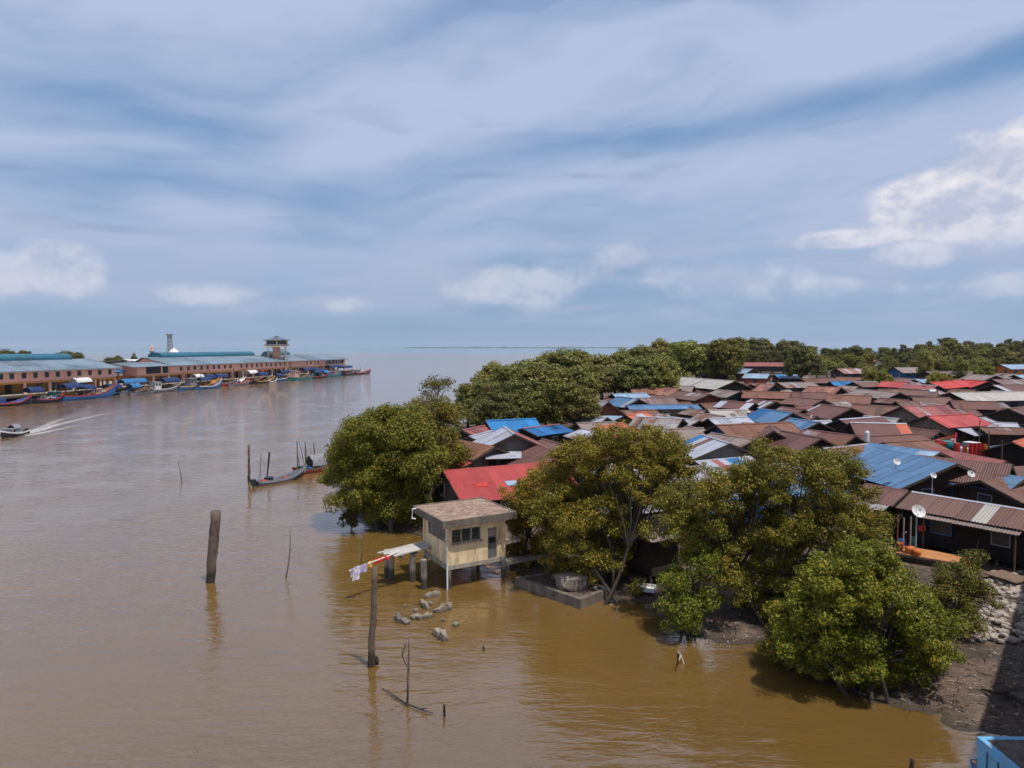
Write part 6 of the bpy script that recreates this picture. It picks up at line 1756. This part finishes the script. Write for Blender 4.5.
# satellite dishes
def dish(label, px, py, y, r, mast, mat=None):
    p = PD(px, py, y)
    root = thing('satellite_dish', label, 'satellite dish', (p.x, p.y, p.z - mast), 0)
    mb = MB(); mb.tube([(0, 0, 0), (0, 0, mast)], [.03, .03], 6); mb.build('mast', M_METAL, root)
    mb = MB(); vs, fs = [(0, .0, 0)], []
    tilt_ = Matrix.Rotation(math.radians(-50), 3, 'X') @ Matrix.Rotation(0, 3, 'Z')
    vs = [Vector((0, 0, 0))]
    for ring in range(1, 5):
        rr = r * ring / 4
        for k in range(18):
            a = 2 * math.pi * k / 18; vs.append(Vector((rr * math.cos(a), rr * math.sin(a), .35 * rr * rr / r)))
    for k in range(18): fs.append((0, 1 + k, 1 + (k + 1) % 18))
    for ring in range(3):
        for k in range(18):
            q = 1 + ring * 18; fs.append((q + k, q + 18 + k, q + 18 + (k + 1) % 18, q + (k + 1) % 18))
    tl = Matrix.Rotation(math.radians(55), 3, 'X')
    mb.add([tl @ v_ + Vector((0, -.06, mast)) for v_ in vs], fs); mb.build('reflector', plain('dish_grey', (.55, .53, .53), .55, .08), root, smooth=True)
    mb = MB(); f_ = tl @ Vector((0, 0, r * .75)) + Vector((0, -.06, mast))
    mb.tube([tl @ Vector((0, r * .9, .3 * r)) + Vector((0, -.06, mast)), f_], [.012, .012], 4); mb.box(f_, (.07, .07, .09)); mb.build('feed', M_GREY, root)
    return root
dish('large pale satellite dish on a post in front of the long low brown house', 917, 511.5, 38.6, .38, 2.4)
dish('small white dish on a thin mast above the broad blue roof', 932.5, 475.5, 44.5, .2, 1.6)
dish('small white dish on the left part of the broad blue roof', 896, 462, 48.5, .25, .5)
dish('small white dish by the small brown gable roof', 970, 474, 46, .25, .5)
dish('round white dish on the brown roof with white bargeboard', 813, 418, 92, .42, .8)
# washing, tubs, barrels on the verandah
def tub(label, px, py, z, r, h, mat):
    p = P(px, py, z)
    mb = MB(); mb.tube([(0, 0, 0), (0, 0, h * .5), (0, 0, h), (0, 0, h * .93), (0, 0, .05)], [r * .8, r * .92, r, r * .88, r * .74], 12, cap=False)
    o = mb.build('tub', mat, smooth=True); o.location = p; return tag(o, label, 'tub')
tub('red-orange plastic tub on the orange platform, left one', 909.5, 553, 1.2, .26, .38, M_ORANGE)
tub('red-orange plastic tub on the orange platform, right one', 917, 555, 1.2, .24, .3, M_ORANGE)
tub('dark red tub against the verandah wall', 900, 549, 1.2, .2, .4, M_RED)
for i, (px, pyt, pyb, mat, lab) in enumerate([(901, 538, 549, M_BLUE, 'blue and red cloth hanging at the verandah left post'), (913, 536, 547, M_TEALP, 'teal cloth leaning at the verandah post'), (954.5, 527, 546, M_BLUE, 'tall narrow blue board leaning in the verandah'), (960, 527, 546, M_YELLOW, 'tall narrow yellow board leaning in the verandah'), (922, 525, 531, M_RED, 'round red sign board in the verandah shade')]):
    a, b = PD(px, pyb, 40.2 - .2 * (i > 1)), PD(px, pyt, 40.3 - .2 * (i > 1))
    mb = MB(); w_ = .18 if i in (2, 3) else .42
    mb.box((0, 0, (b.z - a.z) / 2), (w_, .05, b.z - a.z)); o = mb.build('leaning_board' if i > 1 else 'hanging_cloth', mat); o.location = a; tag(o, lab, 'board' if i > 1 else 'cloth')
for i, (px, pb, pt) in enumerate([(897, 551, 515), (903, 551, 518), (910, 551, 517), (915.5, 551, 515)]):
    a, b = PD(px, pb, 39.4), PD(px, pt, 39.4)
    mb = MB(); mb.tube([(0, 0, 0), (0, 0, b.z - a.z)], [.045, .045], 6); o = mb.build('porch_post', M_PALEBARK if i > 0 else plain('red_brown_post', (.2, .07, .05), .8, .2)); o.location = a
    tag(o, ['red-brown porch post, leftmost under the grey awning', 'second pale porch post from the left under the grey awning', 'third porch post under the grey awning', 'porch post right beside the large satellite dish'][i], 'post')

# ------------------------------------------------------------------ market street at right: poles, car, boat, drums
for i, (px, pb, pt, y) in enumerate([(927.5, 441, 415, 80), (979, 444, 420, 74), (988.5, 446, 431, 70), (1002, 452, 440, 62)]):
    a, b = PD(px, pb, y), PD(px, pt, y)
    a.z = min(a.z, 1.0)
    mb = MB(); mb.tube([(0, 0, 0), (0, 0, b.z - a.z)], [.065, .05], 7); o = mb.build('utility_pole', M_POST); o.location = a
    tag(o, ['tall wooden pole in front of the dusky pink-red gable', 'thin pole standing by the white awning roof', 'pole with pale flag near the parked car', 'short pole beside the orange-red canopy'][i], 'pole')
def car(label, px, py, z, rz):
    root = thing('parked_car', label, 'car', P(px, py, z), rz)
    body = MB()
    secs = []
    prof = [(-2.1, .35, .75), (-2.05, .3, .95), (-1.3, .28, 1.0), (-.6, .28, 1.0), (1.0, .28, .98), (1.95, .3, .82), (2.1, .35, .6)]
    for x, zb, zt in prof:
        secs.append([(x, -.8, zb), (x, -.84, (zb + zt) / 2), (x, -.76, zt), (x, .76, zt), (x, .84, (zb + zt) / 2), (x, .8, zb)])
    loft(body, secs); body.add(secs[0], [tuple(range(6))]); body.add(secs[-1], [tuple(range(5, -1, -1))])
    cp = plain('white_car_paint', (.7, .7, .72), .3, .06, spec=.5)
    body.build('body', cp, root)
    g_ = MB(); s2 = [[(x, -w_, .97), (x, -w_ * .86, zt), (x, w_ * .86, zt), (x, w_, .97)] for x, w_, zt in ((-1.5, .74, .99), (-1.05, .74, 1.42), (.1, .74, 1.45), (.75, .74, .99))]
    loft(g_, s2); g_.build('glasshouse', M_GLASS, root)
    r_ = MB(); r_.span((-1.05, -.62, 1.43), (.08, .62, 1.49)); r_.build('roof', cp, root)
    for x in (-1.3, 1.3):
        for s in (-1, 1):
            wq = MB(); wq.tube([(x, s * .68, .32), (x, s * .86, .32)], [.32, .32], 14); wo = wq.build('wheel', M_DARK, root)
            wq = MB(); wq.tube([(x, s * .861, .32), (x, s * .875, .32)], [.18, .18], 10); wq.build('rim', M_METAL, wo)
    for s in (-1, 1):
        wq = MB(); wq.box((2.06, s * .6, .68), (.1, .3, .14)); wq.build('headlight', M_METAL, root)
    return root
car('white car parked beside the long pink-red roof at right', 974, 455.5, 1.3, math.radians(25))
lo = Vector((*P(997, 457, 1.4)[:2], 1.3))
def beached(label, px0, py0, px1, py1, z, hull, **kw):
    o = fishing_boat(label, P(px0, py0, z)[:2], P(px1, py1, z)[:2], hull=hull, group=None, **kw)
    o.location.z = z + .2
beached('long turquoise boat hauled up behind the parked car at right', 984, 455, 1021, 453, 1.6, M_TEALP, B=1.6, H=.7, bow=.3, stripe=M_LBLUE)
beached('long bright orange boat lying behind the big blue roof', 927, 449, 955, 446, 2.6, M_ORANGE, B=1.5, H=.6, bow=.3, stripe=M_RED)
for i, (px, py, y, mat, w_, h_) in enumerate([(939, 440, 70, M_RED, 1.0, .8), (947, 441, 70, M_TEALP, 1.6, .7), (953, 439, 70.5, M_WHITE, .7, .9), (957, 443, 69, M_RED, .9, 1.0), (965, 446, 68, M_ORANGE, .6, 1.3), (973, 443, 69, M_RED, 1.2, 1.6), (977, 443, 69.3, M_WHITE, .7, 1.5), (981, 443, 69, M_RED, 1.0, 1.5), (985, 444, 69, M_YELLOW, .5, 1.6), (956, 452, 64, M_CONC, .35, 1.2)]):
    p = PD(px, py, y)
    mb = MB()
    w_ *= .7
    if h_ > 1.1:
        vs, fs = [], []
        for k in range(7):
            x = -w_ / 2 + w_ * k / 6
            vs += [(x, .12 * math.sin(k * 1.9), 0), (x, .12 * math.sin(k * 1.9 + .8), h_)]
        for k in range(6): fs.append((2 * k, 2 * k + 2, 2 * k + 3, 2 * k + 1))
        mb.add(vs, fs); nm, ct = 'hanging_laundry', 'laundry'
    else:
        mb.tube([(0, 0, 0), (0, 0, h_ * .33), (0, 0, h_ * .66), (0, 0, h_)], [w_ * .45, w_ * .5, w_ * .5, w_ * .45], 10); nm, ct = 'barrel', 'barrel'
    o = mb.build(nm, mat); o.location = (p.x, p.y, p.z - h_)
    tag(o, ['red barrel under the white-striped awning', 'wide teal barrel under the white-striped awning', 'white barrel beside teal barrel in the market yard', 'dark red barrel above the orange boat end', 'orange hanging cloth behind the parked car', 'red and white laundry left piece behind the parked car', 'white laundry piece between two red ones', 'red laundry right of the white piece', 'yellow laundry strip at the right of the row', 'pale cloth post cover left of the parked car'][i], ct)
# white water tank and chimney-like box among roofs
p = PD(867, 438, 62)
mb = MB(); mb.tube([(0, 0, 0), (0, 0, .8), (0, 0, .95)], [.22, .22, .14], 12); o = mb.build('water_tank', M_WHITE); o.location = (p.x, p.y, p.z - .3); tag(o, 'upright white water tank between brown and blue roofs', 'water tank')
mb = MB(); p = PD(932, 391.5, 118); mb.tube([(-.5, 0, 0), (.5, 0, 0)], [.35, .35], 12); o = mb.build('water_tank', M_WHITE); o.location = p; tag(o, 'lying whitish barrel tank on the vent-gable roof', 'water tank')

# ------------------------------------------------------------------ blue slatted boat cabin in the corner
bc = thing('cabin_boat', 'blue boat with slatted cabin sides and dirty brown roof in the corner', 'boat', (13.15, 18.75, 0), 0)
ZR = 1.95
mb = MB(); mb.span((.16, -6.0, ZR - .14), (3.6, -.16, ZR + .035)); mb.build('cabin_roof', plain('dirty_roof', (.12, .092, .078), .95, .5, .9, .5, dirt=(.05, .04, .035)), bc)
for a, b in (((0, -6, ZR - .16), (.15, 0, ZR + .05)), ((.151, -.15, ZR - .16), (3.6, 0, ZR + .05)), ((3.601, -6, ZR - .16), (3.75, 0, ZR + .05))):
    mb = MB(); mb.span(a, b); mb.build('roof_rim', M_LBLUE, bc)
for k in range(14):
    y1 = -.0 - k * .43
    mb = MB(); mb.span((.03, y1 - .35, .75), (.12, y1 - .005, ZR - .161)); mb.build('side_slat', M_LBLUE, bc)
for k in range(8):
    x0 = .15 + k * .43
    mb = MB(); mb.span((x0, -.12, .75), (x0 + .35, -.03, ZR - .161)); mb.build('end_slat', M_LBLUE, bc)
mb = MB(); mb.span((.3, -5.9, .3), (3.4, -.3, ZR - .18)); mb.build('inner_cabin', M_DARK, bc)
mb = MB()
secs = []
for i in range(9):
    k = i / 8; y = .9 - 7.5 * k
    hb = 1.78 * (1 - .25 * (1 - k) ** 2 if k > .05 else .8)
    secs.append([(1.87 - hb, y, .78), (1.87 - hb * .9, y, .1), (1.87 - hb * .5, y, -.3), (1.87 + hb * .5, y, -.3), (1.87 + hb * .9, y, .1), (1.87 + hb, y, .78)])
loft(mb, secs); mb.add(secs[0], [tuple(range(6))]); mb.add(secs[-1], [tuple(range(5, -1, -1))]); mb.build('hull', M_BLUE, bc)
mb = MB(); mb.add([s[0][:2] + (.74,) for s in secs] + [s[-1][:2] + (.74,) for s in reversed(secs)], [tuple(range(18))]); mb.build('deck', M_BRPAINT, bc)

# ------------------------------------------------------------------ the bridge the view is taken from (right of and behind the camera)
bu = Vector((.641, .768, 0)); bn = Vector((.768, -.641, 0))
br = thing('road_bridge', 'concrete road bridge just outside the right edge, its shadow on the mud', 'bridge', (0, 0, 0), 0)
off = 2.1
def bl(t, n, z): q = bu * t + bn * n; return Vector((q.x, q.y, z))
for k in range(-6, 12):
    mb = MB(); mb.beam(bl(k * 12 + .02, off + 5.0, 10.9), bl(k * 12 + 11.98, off + 5.0, 10.9), 10.0, .9); mb.build('deck_span', M_CONC, br)
    mb = MB(); mb.beam(bl(k * 12 + .02, off + .15, 11.75), bl(k * 12 + 11.98, off + .15, 11.75), .25, .8); mb.build('parapet', M_CONC, br)
    mb = MB(); mb.beam(bl(k * 12 + .02, off + 9.85, 11.75), bl(k * 12 + 11.98, off + 9.85, 11.75), .25, .8); mb.build('parapet', M_CONC, br)
    if k % 2 == 0:
        for n_ in (2.5, 7.5):
            mb = MB(); mb.tube([bl(k * 12, off + n_, -1), bl(k * 12, off + n_, 10.44)], [.6, .6], 14); mb.build('pier', M_CONC, br)

# ------------------------------------------------------------------ air
m, N = new_mat('haze_air')
pv = N.n('ShaderNodeVolumePrincipled', {'Color': (0.80, 0.88, 1.0, 1.0), 'Density': 0.00004})
pv.inputs['Anisotropy'].default_value = 0.2
N.n('ShaderNodeOutputMaterial', {1: pv.outputs[0]})
mb = MB(); mb.span((-19500, -19500, -2.6), (19500, 19500, 130.0))
hz = mb.build('haze', m); tag(hz, 'thin pale haze lying over river and sea', 'haze', kind='stuff')
